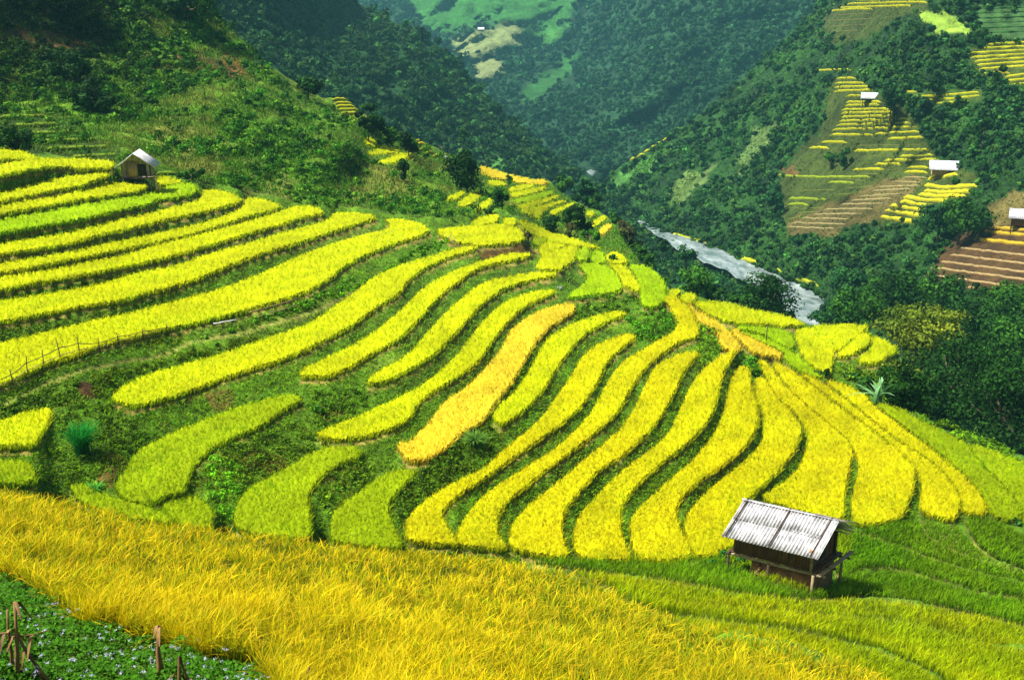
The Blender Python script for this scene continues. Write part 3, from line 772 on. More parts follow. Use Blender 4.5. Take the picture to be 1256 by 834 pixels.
# darker leafy overgrowth in the gully banks
THICK = [([(545,545),(600,520),(615,545),(590,570),(560,590),(525,612),(505,590),(528,572)], .9, 130, (.035,.11,.012)),
 ([(705,370),(780,362),(790,372),(762,388),(720,398),(706,392)], .7, 60, (.04,.15,.014)),
 ([(768,392),(790,385),(822,385),(832,400),(806,415),(785,425),(778,410)], .7, 60, (.035,.19,.016)),
 ([(855,400),(880,408),(886,430),(866,452),(850,440)], .6, 45, (.06,.22,.018)),
 ([(905,440),(925,432),(938,455),(925,468),(914,452)], .5, 30, (.03,.19,.018)),
 ([(250,580),(262,560),(290,570),(300,600),(286,640),(262,630)], .55, 60, (.07,.34,.02)),
 ([(260,560),(330,530),(380,520),(440,515),(400,545),(350,565),(300,600)], .5, 110, (.045,.15,.014)),
 ([(372,500),(390,480),(440,480),(450,500),(400,530)], .5, 50, (.04,.16,.014)),
 ([(390,590),(430,570),(460,575),(440,605),(405,640),(392,620)], .4, 60, (.05,.16,.014)),
 ([(480,600),(520,585),(545,600),(520,615),(490,645)], .5, 55, (.04,.14,.014)),
 ([(455,345),(520,300),(548,292),(545,308),(490,325),(450,352),(400,372),(300,402),(240,420),(300,398),(390,362),(420,345)], .4, 120, (.045,.22,.014)),
 ([(60,520),(90,490),(140,500),(165,520),(150,560),(130,600),(90,600),(60,570)], .5, 90, (.045,.15,.014)),
 ([(0,500),(60,480),(95,470),(90,490),(60,505),(0,520)], .5, 60, (.035,.13,.012)),
 ([(110,470),(140,455),(240,430),(340,410),(300,425),(200,450),(150,478),(120,490)], .4, 70, (.05,.14,.012)),
 ([(1020,455),(1052,450),(1074,452),(1100,440),(1104,470),(1122,505),(1090,498),(1064,486)], .9, 70, (.06,.18,.016)),
 ([(1115,500),(1150,515),(1200,538),(1256,562),(1256,572),(1184,546),(1124,517)], .7, 60, (.06,.22,.016)),
 ([(760,384),(764,392),(700,402),(660,430),(640,470),(600,500),(640,450),(680,405)], .3, 60, (.05,.17,.014)),
]
g = Geo()
for poly, R, n, colr in THICK:
    uv = sample_poly(poly, n); P = hill_pt(uv[:, 0], uv[:, 1]); mm = pxm(P); n = len(P)
    Rr = np.minimum(R, 9 * mm) * rng.uniform(.5, 1.1, n)
    cc = np.array(colr) * (1.7, 1.05, .25) * rng.normal(1, .3, (n, 1)).clip(.4, 1.8)
    v, q, c2 = clumps(P + np.array([0, 0, .35]) * Rr[:, None], Rr, 42, np.maximum(.05, 1.35 * mm), cc, squash=.75, colvar=.3)
    g.add(v, q, None, c2)
tag(g.build("undergrowth", M_LEAF), "dense leafy weeds and ferns smothering the gully banks", "undergrowth", kind="stuff")

# scrub on the hill behind the terraces
HILLPOLY = [(-60,-50),(240,-50),(256,5),(300,52),(336,88),(403,128),(445,150),(530,186),(588,206),(628,217),(690,239),(707,251),(754,279),(765,297),(785,323),(700,300),(640,266),(600,260),(550,268),(500,264),(440,256),(380,252),(330,240),(240,222),(200,210),(120,198),(60,190),(0,180),(-60,180)]
STRIPZONE = [(-60,140),(60,140),(80,150),(130,176),(150,186),(150,200),(90,196),(40,188),(10,160),(-60,160)]
SCAR = EARTH[2][0]
def scrub():
    g = Geo(); b = Geo()
    uv = sample_poly(HILLPOLY, 60000)
    bare = (inpoly(uv[:, 0], uv[:, 1], SCAR) & (rng.random(len(uv)) < .72)) | (inpoly(uv[:, 0], uv[:, 1], STRIPZONE) & (rng.random(len(uv)) < .55)) | (inpoly(uv[:, 0], uv[:, 1], EARTH[3][0]) & (rng.random(len(uv)) < .7))
    uv = uv[~bare & (tid_at(uv[:, 0], uv[:, 1]) < 0)]
    P = hill_pt(uv[:, 0], uv[:, 1]); mm = pxm(P); n = len(P)
    dens = wnoise(P, 14) + .6 * wnoise(P + 7, 5)
    dark = np.clip((260 - uv[:, 0]) / 160, 0, 1) * np.clip((150 - uv[:, 1]) / 70, 0, 1)  # dark bushes grow here; corner vignette is also put into the foliage colours
    # grassy cover everywhere
    d = np.clip(-dens * .7 + .05, 0, 1)[:, None]
    j = rng.normal(1, .28, (n, 1)).clip(.3, 2)
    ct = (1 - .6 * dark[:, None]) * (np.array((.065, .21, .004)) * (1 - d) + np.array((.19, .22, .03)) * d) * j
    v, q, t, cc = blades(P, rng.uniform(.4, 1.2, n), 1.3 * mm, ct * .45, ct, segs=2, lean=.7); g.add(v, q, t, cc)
    # bushes
    fan = inpoly(uv[:, 0], uv[:, 1], [(585,200),(700,232),(770,275),(790,330),(700,300),(640,268),(625,262),(628,236),(600,236)]) | (tid_at(uv[:, 0], uv[:, 1] - 6) >= 0)
    want = ~fan & (dens + dark * 1.6 + rng.normal(0, .35, n) > .15) & (rng.random(n) < .06)
    Pb = P[want]; mb = mm[want]; nb = len(Pb); dk = dark[want][:, None]
    Rb = (4 + 9 * rng.random(nb) ** 2) * mb
    tone = rng.random((nb, 1))
    colr = np.where(tone < .35, (.016, .070, .004), np.where(tone < .75, (.032, .14, .005), (.09, .22, .010)))
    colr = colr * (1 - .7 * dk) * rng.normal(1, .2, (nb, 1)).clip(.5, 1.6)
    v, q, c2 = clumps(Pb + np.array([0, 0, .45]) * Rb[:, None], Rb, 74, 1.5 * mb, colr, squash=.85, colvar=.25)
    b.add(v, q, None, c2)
    return g, b
g, b = scrub()
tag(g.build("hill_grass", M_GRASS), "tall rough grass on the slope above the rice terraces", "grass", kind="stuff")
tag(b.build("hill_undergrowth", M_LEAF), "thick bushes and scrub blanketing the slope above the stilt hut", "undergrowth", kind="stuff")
# ------------------------------------------------------------------ valley, river and the mountains beyond
CAM3 = np.array([0, 0, CAMZ])
def layer(name, label, ctrl, sky, u0, u1, vbot, nu, nv, colfn, mat=None, amp=0.0, nscale=30, backside=True, seed=0):
    tp = TPS(ctrl)
    us = np.linspace(u0, u1, nu); s = interp(sky, us)
    V_ = s[None] + np.linspace(0, 1, nv)[:, None] * (vbot - s)[None]
    U_ = np.broadcast_to(us[None], V_.shape)
    P = world_pt(U_, V_, np.exp(tp(U_, V_)))
    if amp:
        nn = wnoise(P + seed, nscale) + .5 * wnoise(P + seed, nscale / 3)
        fade = np.clip(np.linspace(0, 1, nv) * 12, 0, 1)[:, None]
        P = CAM3 + (P - CAM3) * (1 - nn * amp * fade / slant(P))[..., None]
    cc = colfn(U_, V_, P)
    top = P[0]; away = top - np.array([0, 0, CAMZ]); away[:, 2] = 0; away /= np.linalg.norm(away, axis=1)[:, None]
    k = float(np.exp(tp(us[nu // 2], s[nu // 2]))) / 100
    bk = [top + away * 45 * k + np.array([0, 0, -34 * k]), top + away * 18 * k + np.array([0, 0, -10 * k]), top + away * 6 * k + np.array([0, 0, -2 * k])]
    P = np.concatenate([np.stack(bk), P]); cc = np.concatenate([np.repeat(cc[:1], 3, 0), cc])
    r_, c_ = P.shape[:2]
    ii = np.arange(r_ * c_).reshape(r_, c_)
    Q = np.stack([ii[:-1, :-1], ii[1:, :-1], ii[1:, 1:], ii[:-1, 1:]], -1).reshape(-1, 4)
    o = link(name, new_mesh(name, P.reshape(-1, 3), Q, None, np.clip(cc, .003, 1).reshape(-1, 3), True), mat or M_FAR)
    tag(o, label, "mountainside", kind="structure")
    def at(u, v, _t=tp, _a=amp, _n=nscale, _s=seed):
        p = world_pt(u, v, np.exp(_t(u, v)))
        if _a:
            nn = wnoise(p + _s, _n) + .5 * wnoise(p + _s, _n / 3)
            p = CAM3 + (p - CAM3) * (1 - nn * _a / slant(p))[..., None]
        return p
    return at

def paint(c, U_, V_, P, patches, jit=4.0):
    n1 = wnoise(P, 20) * jit + wnoise(P + 8, 5) * jit * .8
    for poly, col_ in patches:
        m = inpoly(U_ + n1, V_ + n1 * .5, poly)
        c[m] = np.array(col_) * (1 + .12 * wnoise(P[m] + 3, 8))[:, None]
    return c

# V: valley floor and the right-hand mountain
CTRL_V = [(990,385,250),(830,300,330),(900,335,292),(730,218,450),(1000,290,278),(1155,205,300),(1067,118,338),(1100,0,400),(1256,0,385),(1330,0,380),(1256,100,322),(1256,200,272),(1256,262,240),(1256,300,225),(1180,340,222),(1150,400,196),(1256,450,150),(1150,480,140),(1256,590,112),(1330,600,110),(1330,300,222),(850,150,500),(742,230,462),(1010,0,560),(900,200,400),(900,100,520),(940,290,300),(790,270,395),(850,420,200),(700,300,340),(500,320,300),(1000,430,190),(1000,-80,600),(1100,-80,450),(1256,-80,430),(960,255,330),(800,200,450),(1060,170,330),(1000,600,140),(700,600,160)]
SKY_V = [(640,285),(690,250),(715,232),(735,226),(760,205),(800,180),(830,165),(870,130),(900,105),(940,70),(975,35),(1005,5),(1030,-40),(1060,-110),(1340,-130)]
PATCH_V = [
 ([(960,210),(1010,150),(1020,95),(1045,92),(1075,115),(1110,130),(1130,160),(1150,195),(1200,215),(1200,235),(1130,276),(1080,275),(1040,275),(1025,290),(965,290),(955,230)], (.034,.052,.008)),
 ([(1008,30),(1015,12),(1050,0),(1140,-5),(1140,14),(1110,20),(1060,50),(1010,55)], (.036,.055,.010)),
 ([(1125,18),(1160,14),(1190,30),(1196,42),(1150,44)], (.17,.28,.03)),
 ([(1196,12),(1256,8),(1300,8),(1300,50),(1200,45)], (.05,.12,.03)),
 ([(1186,60),(1300,50),(1300,108),(1240,108),(1196,90)], (.045,.07,.010)),
 ([(1108,112),(1205,110),(1205,125),(1130,130)], (.035,.07,.010)),
 ([(1130,345),(1145,320),(1180,285),(1215,274),(1300,272),(1300,372),(1256,366)], (.048,.027,.010)),
 ([(965,275),(1010,250),(1030,245),(1080,220),(1125,215),(1130,225),(1110,245),(1080,270),(1040,276),(1025,290),(968,288)], (.075,.062,.018)),
 ([(1210,255),(1245,235),(1290,238),(1290,275),(1215,275)], (.13,.11,.03)),
 ([(760,215),(800,190),(815,178),(825,172),(822,185),(800,200),(800,215),(770,225),(745,228)], (.05,.15,.025)),
 ([(822,235),(845,210),(860,212),(840,245),(815,255)], (.07,.12,.025)),
 ([(930,160),(960,148),(945,175),(920,200),(900,225),(893,222)], (.07,.12,.03)),
 ([(836,245),(870,200),(882,196),(865,225),(835,252)], (.07,.12,.03)),
 ([(960,207),(975,203),(978,215),(962,215)], (.10,.06,.018)),
]
RIV = [(705,205,6),(722,214,9),(732,219,9),(738,226,6)]
def colV(U_, V_, P):
    n1 = wnoise(P, 25); n2 = wnoise(P + 5, 7)
    c = np.array((.012, .044, .006)) * (1 + .35 * n1 + .3 * n2)[..., None]
    c = np.clip(c, .008, 1)
    return paint(c, U_, V_, P, PATCH_V)
atV = layer("mountain", "right-hand mountainside with patches of terraces among dark woods", CTRL_V, SKY_V, 630, 1336, 620, 230, 190, colV, amp=3.0, nscale=22, seed=1)

# L3: dark forested spur in the middle left
CTRL_3 = [(250,0,430),(440,10,640),(600,100,600),(680,170,560),(740,225,520),(600,205,420),(450,150,400),(330,80,400),(640,215,430),(500,60,540),(300,-80,480),(440,-80,700),(200,100,350),(560,180,440),(500,300,350),(740,300,450),(200,300,300)]
SKY_3 = [(150,-120),(380,-100),(420,-30),(440,5),(470,22),(510,38),(545,62),(570,88),(590,110),(620,138),(650,165),(680,190),(705,207),(722,218),(760,240),(790,255)]
def col3(U_, V_, P):
    n1 = wnoise(P, 30); n2 = wnoise(P + 5, 8)
    c = np.array((.012, .050, .010)) * (1 + .35 * n1 + .3 * n2)[..., None]
    return paint(np.clip(c, .006, 1), U_, V_, P, [([(535,178),(560,182),(565,195),(548,197)], (.20,.17,.07)), ([(560,205),(640,214),(700,212),(672,196),(630,190)], (.05,.16,.025))])
at3 = layer("forested_spur", "dark wooded spur dropping to the river from the left", CTRL_3, SKY_3, 150, 790, 320, 200, 130, col3, amp=6.0, nscale=30, seed=2)

# L4: far mountain closing the valley
CTRL_4 = [(440,0,1500),(560,0,1350),(700,0,1300),(850,0,1000),(1000,0,950),(600,60,1150),(600,110,1000),(680,60,1200),(730,205,640),(650,170,800),(800,160,720),(900,100,800),(760,80,1000),(820,60,880),(900,30,900),(440,-200,2200),(700,-200,1900),(1000,-200,1500),(600,200,800),(900,300,600),(560,30,1300)]
SKY_4 = [(300,-420),(640,-380),(900,-400),(1300,-400)]
PATCH_4 = [
 ([(500,0),(560,-12),(640,-20),(705,-15),(700,25),(668,40),(640,32),(600,28),(560,40),(530,40),(515,28)], (.022,.10,.013)),
 ([(600,28),(660,38),(700,30),(690,55),(660,62),(640,48),(606,44)], (.035,.13,.02)),
 ([(555,50),(575,42),(600,34),(626,28),(640,36),(648,56),(612,58),(608,68),(560,70)], (.13,.16,.055)),
 ([(575,74),(612,72),(622,88),(600,98),(586,96)], (.13,.155,.055)),
 ([(640,110),(680,80),(720,60),(700,90),(660,125),(640,130)], (.018,.08,.012)),
]
def col4(U_, V_, P):
    n1 = wnoise(P, 60); n2 = wnoise(P + 5, 18)
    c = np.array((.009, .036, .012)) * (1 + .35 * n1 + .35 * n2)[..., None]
    return paint(np.clip(c, .006, 1), U_, V_, P, PATCH_4, 3)
at4 = layer("far_mountain", "hazy blue green mountain closing the end of the valley", CTRL_4, SKY_4, 300, 1300, 320, 190, 170, col4, amp=22.0, nscale=70, seed=3)

# ground far below and away, under everything
me = new_mesh("ground", [(-9000, -3000, -12), (9000, -3000, -12), (9000, 15000, -12), (-9000, 15000, -12)], [(0, 1, 2, 3)], None, np.full((4, 3), (.04, .10, .02)))
tag(link("ground", me, M_FAR), "flat ground reaching to the horizon under the hills", "ground", kind="structure")

# ------------------------------------------------------------------ river
def mat_water():
    m, n, out = mat_base("river_water")
    p = n.nodes.new("ShaderNodeBsdfPrincipled"); p.inputs["Roughness"].default_value = .3
    co = n.nodes.new("ShaderNodeTexCoord")
    mp = n.nodes.new("ShaderNodeMapping"); mp.inputs["Rotation"].default_value = (0, 0, .35); mp.inputs["Scale"].default_value = (1, .35, 1)
    n1 = n.nodes.new("ShaderNodeTexNoise"); n1.inputs["Scale"].default_value = .35; n1.inputs["Detail"].default_value = 10; n1.inputs["Roughness"].default_value = .7
    r = n.nodes.new("ShaderNodeValToRGB")
    r.color_ramp.elements[0].position = .42; r.color_ramp.elements[0].color = (.09, .13, .13, 1)
    r.color_ramp.elements[1].position = .72; r.color_ramp.elements[1].color = (.40, .46, .46, 1)
    b = n.nodes.new("ShaderNodeBump"); b.inputs["Strength"].default_value = .5; b.inputs["Distance"].default_value = .15
    n.links.new(co.outputs["Object"], mp.inputs[0]); n.links.new(mp.outputs[0], n1.inputs["Vector"])
    n.links.new(n1.outputs[0], r.inputs[0]); n.links.new(r.outputs[0], p.inputs["Base Color"])
    n.links.new(n1.outputs[0], b.inputs["Height"]); n.links.new(b.outputs[0], p.inputs["Normal"]); n.links.new(p.outputs[0], out.inputs[0])
    return m
M_WATER = mat_water()
# centre line and half width in photo px across the stream
def ribbon(mids, name, label, z=0.6):
    a = np.array(mids, float)
    t = np.arange(len(a)); tt = np.linspace(0, len(a) - 1, len(a) * 8)
    uu = np.interp(tt, t, a[:, 0]); vv = np.interp(tt, t, a[:, 1]); hw = np.interp(tt, t, a[:, 2])
    nx = 7; V = []
    for k in range(nx):
        f = (k / (nx - 1) - .5) * 2
        V.append(atV(uu + hw * f, vv - hw * f * .45))
    V = np.stack(V, 1)
    V[..., 2] = V[..., 2].max(1, keepdims=True) + z
    for _ in range(3): V[1:-1, :, 2] = (V[:-2, :, 2] + V[1:-1, :, 2] + V[2:, :, 2]) / 3
    ii = np.arange(V.shape[0] * nx).reshape(-1, nx)
    Q = np.stack([ii[:-1, :-1], ii[:-1, 1:], ii[1:, 1:], ii[1:, :-1]], -1).reshape(-1, 4)
    o = link(name, new_mesh(name, V.reshape(-1, 3), Q, None, np.full((V.shape[0] * nx, 3), .5), True), M_WATER)
    tag(o, label, "river", kind="structure")
ribbon([(722,211,3),(727,214,4),(732,217,4),(737,221,3)],"river", "far bend of the river glimpsed between the mountains")
ribbon([(780,270,3),(795,282,5),(812,292,11),(835,303,17),(862,316,20),(890,330,20),(925,346,20),(955,360,22),(978,374,23),(992,388,22),(1000,402,20),(1010,430,20)], "river", "pale rippling river winding along the valley floor")

def river_stones():
    g = Geo()
    for (poly, n) in (([(800,286),(860,302),(900,318),(940,334),(990,352),(1012,368),(1006,378),(960,350),(900,326),(840,306),(798,292)], 260), ([(795,290),(830,322),(880,345),(930,366),(975,392),(985,398),(960,392),(900,362),(850,340),(806,312)], 200)):
        uv = sample_poly(poly, n); P = atV(uv[:, 0], uv[:, 1]); mm = pxm(P)
        for p, m in zip(P, mm):
            s = rng.uniform(.5, 1.6) * m; q = rng.normal(0, .12, (8, 3))
            V = [p + np.array([a, b, c_ * .6]) * s * .8 + q[k] * s for k, (a, b, c_) in enumerate([(a, b, c_) for a in (-1, 1) for b in (-1, 1) for c_ in (-1, 1)])]
            g.add(V, [(0, 1, 3, 2), (4, 6, 7, 5), (0, 4, 5, 1), (2, 3, 7, 6), (0, 2, 6, 4), (1, 5, 7, 3)], None, np.array((.20, .19, .16)) * rng.uniform(.5, 1.3))
    return g
g = Geo()
for poly, n in (([(798,280),(860,296),(900,311),(945,330),(995,350),(1016,366),(1004,368),(960,346),(900,322),(840,302),(798,290)], 90), ([(790,292),(826,322),(880,349),(930,370),(975,396),(985,402),(950,392),(900,368),(850,346),(800,318)], 130)):
    uv = sample_poly(poly, n); P = atV(uv[:, 0], uv[:, 1]); mm = pxm(P); n = len(P)
    R = (2.5 + 5 * rng.random(n) ** 2) * mm
    v, q, cc = clumps(P + np.array([0, 0, .5]) * R[:, None], R, 46, 1.8 * mm, np.array((.02, .07, .008)) * rng.normal(1, .3, (n, 1)).clip(.4, 2)); g.add(v, q, None, cc)
tag(g.build("bank_undergrowth", M_LEAF), "dark bushes and weeds lining both banks of the river", "undergrowth", kind="stuff")
tag(river_stones().build("pebbles", M_FAR), "grey brown stones and gravel along both river banks", "gravel", kind="stuff")

# ------------------------------------------------------------------ woods that read as one mass
def forest(at, poly, n, rpx, nleaf, palette, excl=(), lpx=1.95, up=.55, keepfn=None, squash=.95):
    uv = sample_poly(poly, n)
    for e in excl:
        uv = uv[~inpoly(uv[:, 0] + rng.normal(0, 3.5, len(uv)), uv[:, 1] + rng.normal(0, 2.5, len(uv)), e)]
    P = at(uv[:, 0], uv[:, 1])
    if keepfn is not None:
        k = keepfn(uv, P); uv = uv[k]; P = P[k]
    mm = pxm(P); n = len(P)
    R = (rpx[0] * .8 + (rpx[1] * 1.25 - rpx[0] * .8) * rng.random(n) ** 2.2) * mm
    big = wnoise(P, 40)[:, None]
    pi = rng.integers(0, len(palette), n)
    c = .74 * np.array(palette)[pi] * np.where(rng.random((n, 1)) < .1, 1.8, 1.0) * (1 + .3 * big) * rng.normal(1, .2, (n, 1)).clip(.5, 1.7)
    v, q, cc = clumps(P + np.array([0, 0, up]) * R[:, None], R, nleaf, lpx * mm, c, squash=squash, colvar=.22)
    return v, q, cc
PAL_D = [(.010,.045,.010),(.017,.070,.012),(.026,.095,.015),(.045,.12,.02),(.015,.060,.016)]
PAL_R = [(.012,.055,.012),(.020,.085,.015),(.032,.12,.018),(.055,.15,.02),(.015,.065,.018)]
g = Geo()
v, q, cc = forest(at3, [(240,-20),(420,-20),(445,8),(512,40),(548,66),(590,112),(650,168),(720,220),(740,240),(672,226),(600,212),(530,190),(440,150),(403,128),(336,92),(270,30)], 1700, (4.5, 9.5), 60, PAL_D); g.add(v, q, None, cc)
tag(g.build("forest", M_LEAF), "dense dark woodland on the middle-left spur", "forest", kind="stuff")
g = Geo()
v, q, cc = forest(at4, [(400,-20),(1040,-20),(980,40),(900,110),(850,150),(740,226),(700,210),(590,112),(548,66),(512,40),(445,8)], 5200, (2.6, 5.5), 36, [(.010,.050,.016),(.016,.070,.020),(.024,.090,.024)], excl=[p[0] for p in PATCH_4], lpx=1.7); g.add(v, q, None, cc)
tag(g.build("forest", M_LEAF), "blue green woodland on the far mountain", "forest", kind="stuff")
g = Geo()
EXV = [p[0] for p in PATCH_V]
v, q, cc = forest(atV, [(735,232),(800,185),(870,132),(940,72),(1005,8),(1030,-20),(1290,-20),(1330,600),(1256,590),(1130,540),(1104,440),(1000,400),(1040,380),(1020,345),(900,318),(840,296),(770,285)], 6600, (3.5, 7.5), 46, PAL_R, excl=EXV,
   keepfn=lambda uv, P: (wnoise(P + 30, 30) + rng.normal(0, .5, len(P)) > -.55)); g.add(v, q, None, cc)
# lower, grassier scrub between the crowns
v, q, cc = forest(atV, [(700,236),(742,232),(775,262),(812,300),(870,332),(960,372),(990,402),(920,384),(850,375),(800,335),(765,300),(742,268)], 900, (5, 9), 60, PAL_R, excl=[[(720,208),(748,208),(748,226),(722,224)],[(805,285),(1012,372),(1010,405),(985,398),(900,348),(836,318)]]); g.add(v, q, None, cc)
tag(g.build("forest", M_LEAF), "green woodland and thickets on the right-hand mountain", "forest", kind="stuff")
g = Geo()
uv = sample_poly([(735,232),(800,185),(870,132),(940,72),(1005,8),(1290,0),(1290,380),(1040,380),(900,318),(840,296),(770,285)], 30000)
P = atV(uv[:, 0], uv[:, 1]); mm = pxm(P); n = len(P)
inE = np.zeros(n, bool)
for e in EXV: inE |= inpoly(uv[:, 0], uv[:, 1], e)
k = ~inE; P = P[k]; mm = mm[k]; n = len(P)
cc = np.array((.024, .082, .009)) * (1 + .5 * wnoise(P, 25))[:, None].clip(.4, 1.8) * rng.normal(1, .3, (n, 1)).clip(.4, 2)
v, q, c2 = leaves(P + np.array([0, 0, 1]) * mm[:, None], rng.normal(0, .5, (n, 3)) + np.array([-.1, -.5, .8]), 1.7 * mm, cc)
g.add(v, q, None, c2)
for e, n, col_ in ((PATCH_V[0][0], 4200, (.035,.07,.008)), (PATCH_V[1][0], 900, (.04,.07,.01)), (PATCH_V[4][0], 900, (.04,.075,.01)), (PATCH_V[6][0], 500, (.05,.055,.01)), (PATCH_V[8][0], 400, (.07,.08,.02)), (PATCH_V[9][0], 900, (.04,.13,.012)), (PATCH_V[10][0], 350, (.04,.1,.012)), (PATCH_V[11][0], 450, (.04,.1,.012))):
    uv = sample_poly(e, n); P = atV(uv[:, 0], uv[:, 1]); mm = pxm(P); n = len(P)
    cc = np.array(col_) * rng.normal(1, .35, (n, 1)).clip(.3, 2.2)
    v, q, c2 = leaves(P + np.array([0, 0, .3]) * mm[:, None], rng.normal(0, .5, (n, 3)) + np.array([-.1, -.5, .8]), 1.3 * mm, cc); g.add(v, q, None, c2)
tag(g.build("mountain_scrub", M_LEAF), "low green scrub between the woods of the right-hand mountain", "undergrowth", kind="stuff")

# strips of distant terraces: each one a raised bed that follows the slope
def strip(at, pts, hp, c_top, c_front, label, group, cat="rice terrace", name="rice_strip", depth=2.2, mat=None):
    a = np.array(pts, float)
    d = np.hypot(*(a[1:] - a[:-1]).T); s = np.concatenate([[0], np.cumsum(d)])
    n = max(6, int(s[-1] / 2.2)); t = np.linspace(0, s[-1], n)
    uu = np.interp(t, s, a[:, 0]); vv = np.interp(t, s, a[:, 1]) + rng.normal(0, .05, n)
    P = at(uu, vv); zt = P[:, 2]
    for _ in range(6): P[1:-1, 2] = (P[:-2, 2] + P[1:-1, 2] * 2 + P[2:, 2]) / 4
    mm = pxm(P)
    aw = P - np.array([0, 0, CAMZ]); aw[:, 2] = 0; aw /= np.linalg.norm(aw, axis=1)[:, None]
    taper = np.minimum(1, np.minimum(np.arange(n), np.arange(n)[::-1]) / 2.5 + .25)[:, None]
    h = hp * mm[:, None] * taper * rng.uniform(.92, 1.08, (n, 1)); up = np.array([0, 0, 1.0])
    dep = depth * taper
    j1 = rng.normal(0, .12, (n, 1)) * mm[:, None]
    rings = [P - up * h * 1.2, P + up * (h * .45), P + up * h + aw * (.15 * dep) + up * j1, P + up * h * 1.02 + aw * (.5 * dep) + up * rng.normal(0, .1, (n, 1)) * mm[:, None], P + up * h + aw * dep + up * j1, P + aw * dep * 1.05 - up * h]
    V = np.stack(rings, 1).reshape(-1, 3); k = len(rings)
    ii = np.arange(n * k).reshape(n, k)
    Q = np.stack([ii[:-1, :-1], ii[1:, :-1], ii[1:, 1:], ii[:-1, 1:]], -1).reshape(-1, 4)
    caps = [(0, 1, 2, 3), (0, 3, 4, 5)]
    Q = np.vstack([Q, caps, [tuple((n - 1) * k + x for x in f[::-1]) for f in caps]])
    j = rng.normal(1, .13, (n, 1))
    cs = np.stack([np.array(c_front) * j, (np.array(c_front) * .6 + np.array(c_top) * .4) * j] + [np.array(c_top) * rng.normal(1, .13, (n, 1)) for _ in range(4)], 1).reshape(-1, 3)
    o = link(name, new_mesh(name, V, Q, None, cs), mat or M_RICE)
    return tag(o, label, cat, group)

ORD = "first second third fourth fifth sixth seventh eighth ninth tenth eleventh twelfth thirteenth fourteenth fifteenth sixteenth seventeenth eighteenth".split()
def strips(at, lists, ox, oy, sc, hp, ct, cf, lab, group, **k):
    for i, l in enumerate(lists):
        pts = [(ox + l[j] / sc, oy + l[j + 1] / sc) for j in range(0, len(l), 2)]
        strip(at, pts, hp, ct, cf, lab % ORD[i], group, **k)
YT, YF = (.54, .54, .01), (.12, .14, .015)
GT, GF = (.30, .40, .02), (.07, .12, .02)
S = 2.979
G1 = "rice strips on the mountain across the valley"
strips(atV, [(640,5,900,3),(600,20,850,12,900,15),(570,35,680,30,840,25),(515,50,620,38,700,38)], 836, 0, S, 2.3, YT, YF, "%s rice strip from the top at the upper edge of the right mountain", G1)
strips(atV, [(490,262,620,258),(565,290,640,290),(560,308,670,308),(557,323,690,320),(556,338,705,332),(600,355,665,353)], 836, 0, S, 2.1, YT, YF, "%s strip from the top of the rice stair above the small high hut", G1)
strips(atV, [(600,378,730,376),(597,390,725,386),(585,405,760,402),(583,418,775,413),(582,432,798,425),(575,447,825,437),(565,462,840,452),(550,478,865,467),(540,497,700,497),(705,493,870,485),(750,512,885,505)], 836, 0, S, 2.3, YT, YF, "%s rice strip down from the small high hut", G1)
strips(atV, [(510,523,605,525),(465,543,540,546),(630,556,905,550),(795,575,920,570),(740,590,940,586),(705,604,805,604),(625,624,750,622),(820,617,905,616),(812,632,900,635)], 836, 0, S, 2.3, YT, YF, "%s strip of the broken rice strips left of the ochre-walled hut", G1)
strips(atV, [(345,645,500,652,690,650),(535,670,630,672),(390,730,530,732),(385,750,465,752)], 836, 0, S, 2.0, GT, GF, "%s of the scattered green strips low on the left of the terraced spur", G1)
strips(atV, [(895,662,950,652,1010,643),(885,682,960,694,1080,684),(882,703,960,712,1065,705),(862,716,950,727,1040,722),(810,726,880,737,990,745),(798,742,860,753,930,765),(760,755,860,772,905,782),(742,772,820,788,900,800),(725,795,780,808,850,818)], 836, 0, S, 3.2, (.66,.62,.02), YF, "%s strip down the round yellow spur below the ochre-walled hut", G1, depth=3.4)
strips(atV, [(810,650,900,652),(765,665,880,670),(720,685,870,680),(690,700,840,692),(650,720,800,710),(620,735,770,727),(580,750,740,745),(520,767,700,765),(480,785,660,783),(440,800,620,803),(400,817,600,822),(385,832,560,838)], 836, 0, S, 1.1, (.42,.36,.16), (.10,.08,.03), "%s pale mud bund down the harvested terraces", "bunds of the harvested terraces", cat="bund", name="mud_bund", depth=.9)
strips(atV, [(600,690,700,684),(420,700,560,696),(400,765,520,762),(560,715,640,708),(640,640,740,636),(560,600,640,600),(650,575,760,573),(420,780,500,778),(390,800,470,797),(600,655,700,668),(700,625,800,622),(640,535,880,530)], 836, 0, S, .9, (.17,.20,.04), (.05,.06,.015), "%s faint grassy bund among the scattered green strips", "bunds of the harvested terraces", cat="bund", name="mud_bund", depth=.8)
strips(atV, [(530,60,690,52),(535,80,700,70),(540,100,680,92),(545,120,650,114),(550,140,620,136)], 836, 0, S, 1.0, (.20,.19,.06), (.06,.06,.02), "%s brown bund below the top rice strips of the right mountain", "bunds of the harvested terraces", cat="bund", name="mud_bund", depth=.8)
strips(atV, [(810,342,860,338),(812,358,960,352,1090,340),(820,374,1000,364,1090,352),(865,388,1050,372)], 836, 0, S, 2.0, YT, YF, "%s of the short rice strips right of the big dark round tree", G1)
strips(atV, [(1100,168,1330,156),(1095,182,1330,170),(1045,200,1330,184),(1055,215,1330,199),(1070,228,1330,212),(1075,243,1330,226),(1085,258,1330,240),(1100,271,1200,271),(1180,286,1330,266),(1180,301,1330,286),(1185,318,1330,302)], 836, 0, S, 2.3, YT, YF, "%s strip from the top in the rice block at the far right edge", G1)
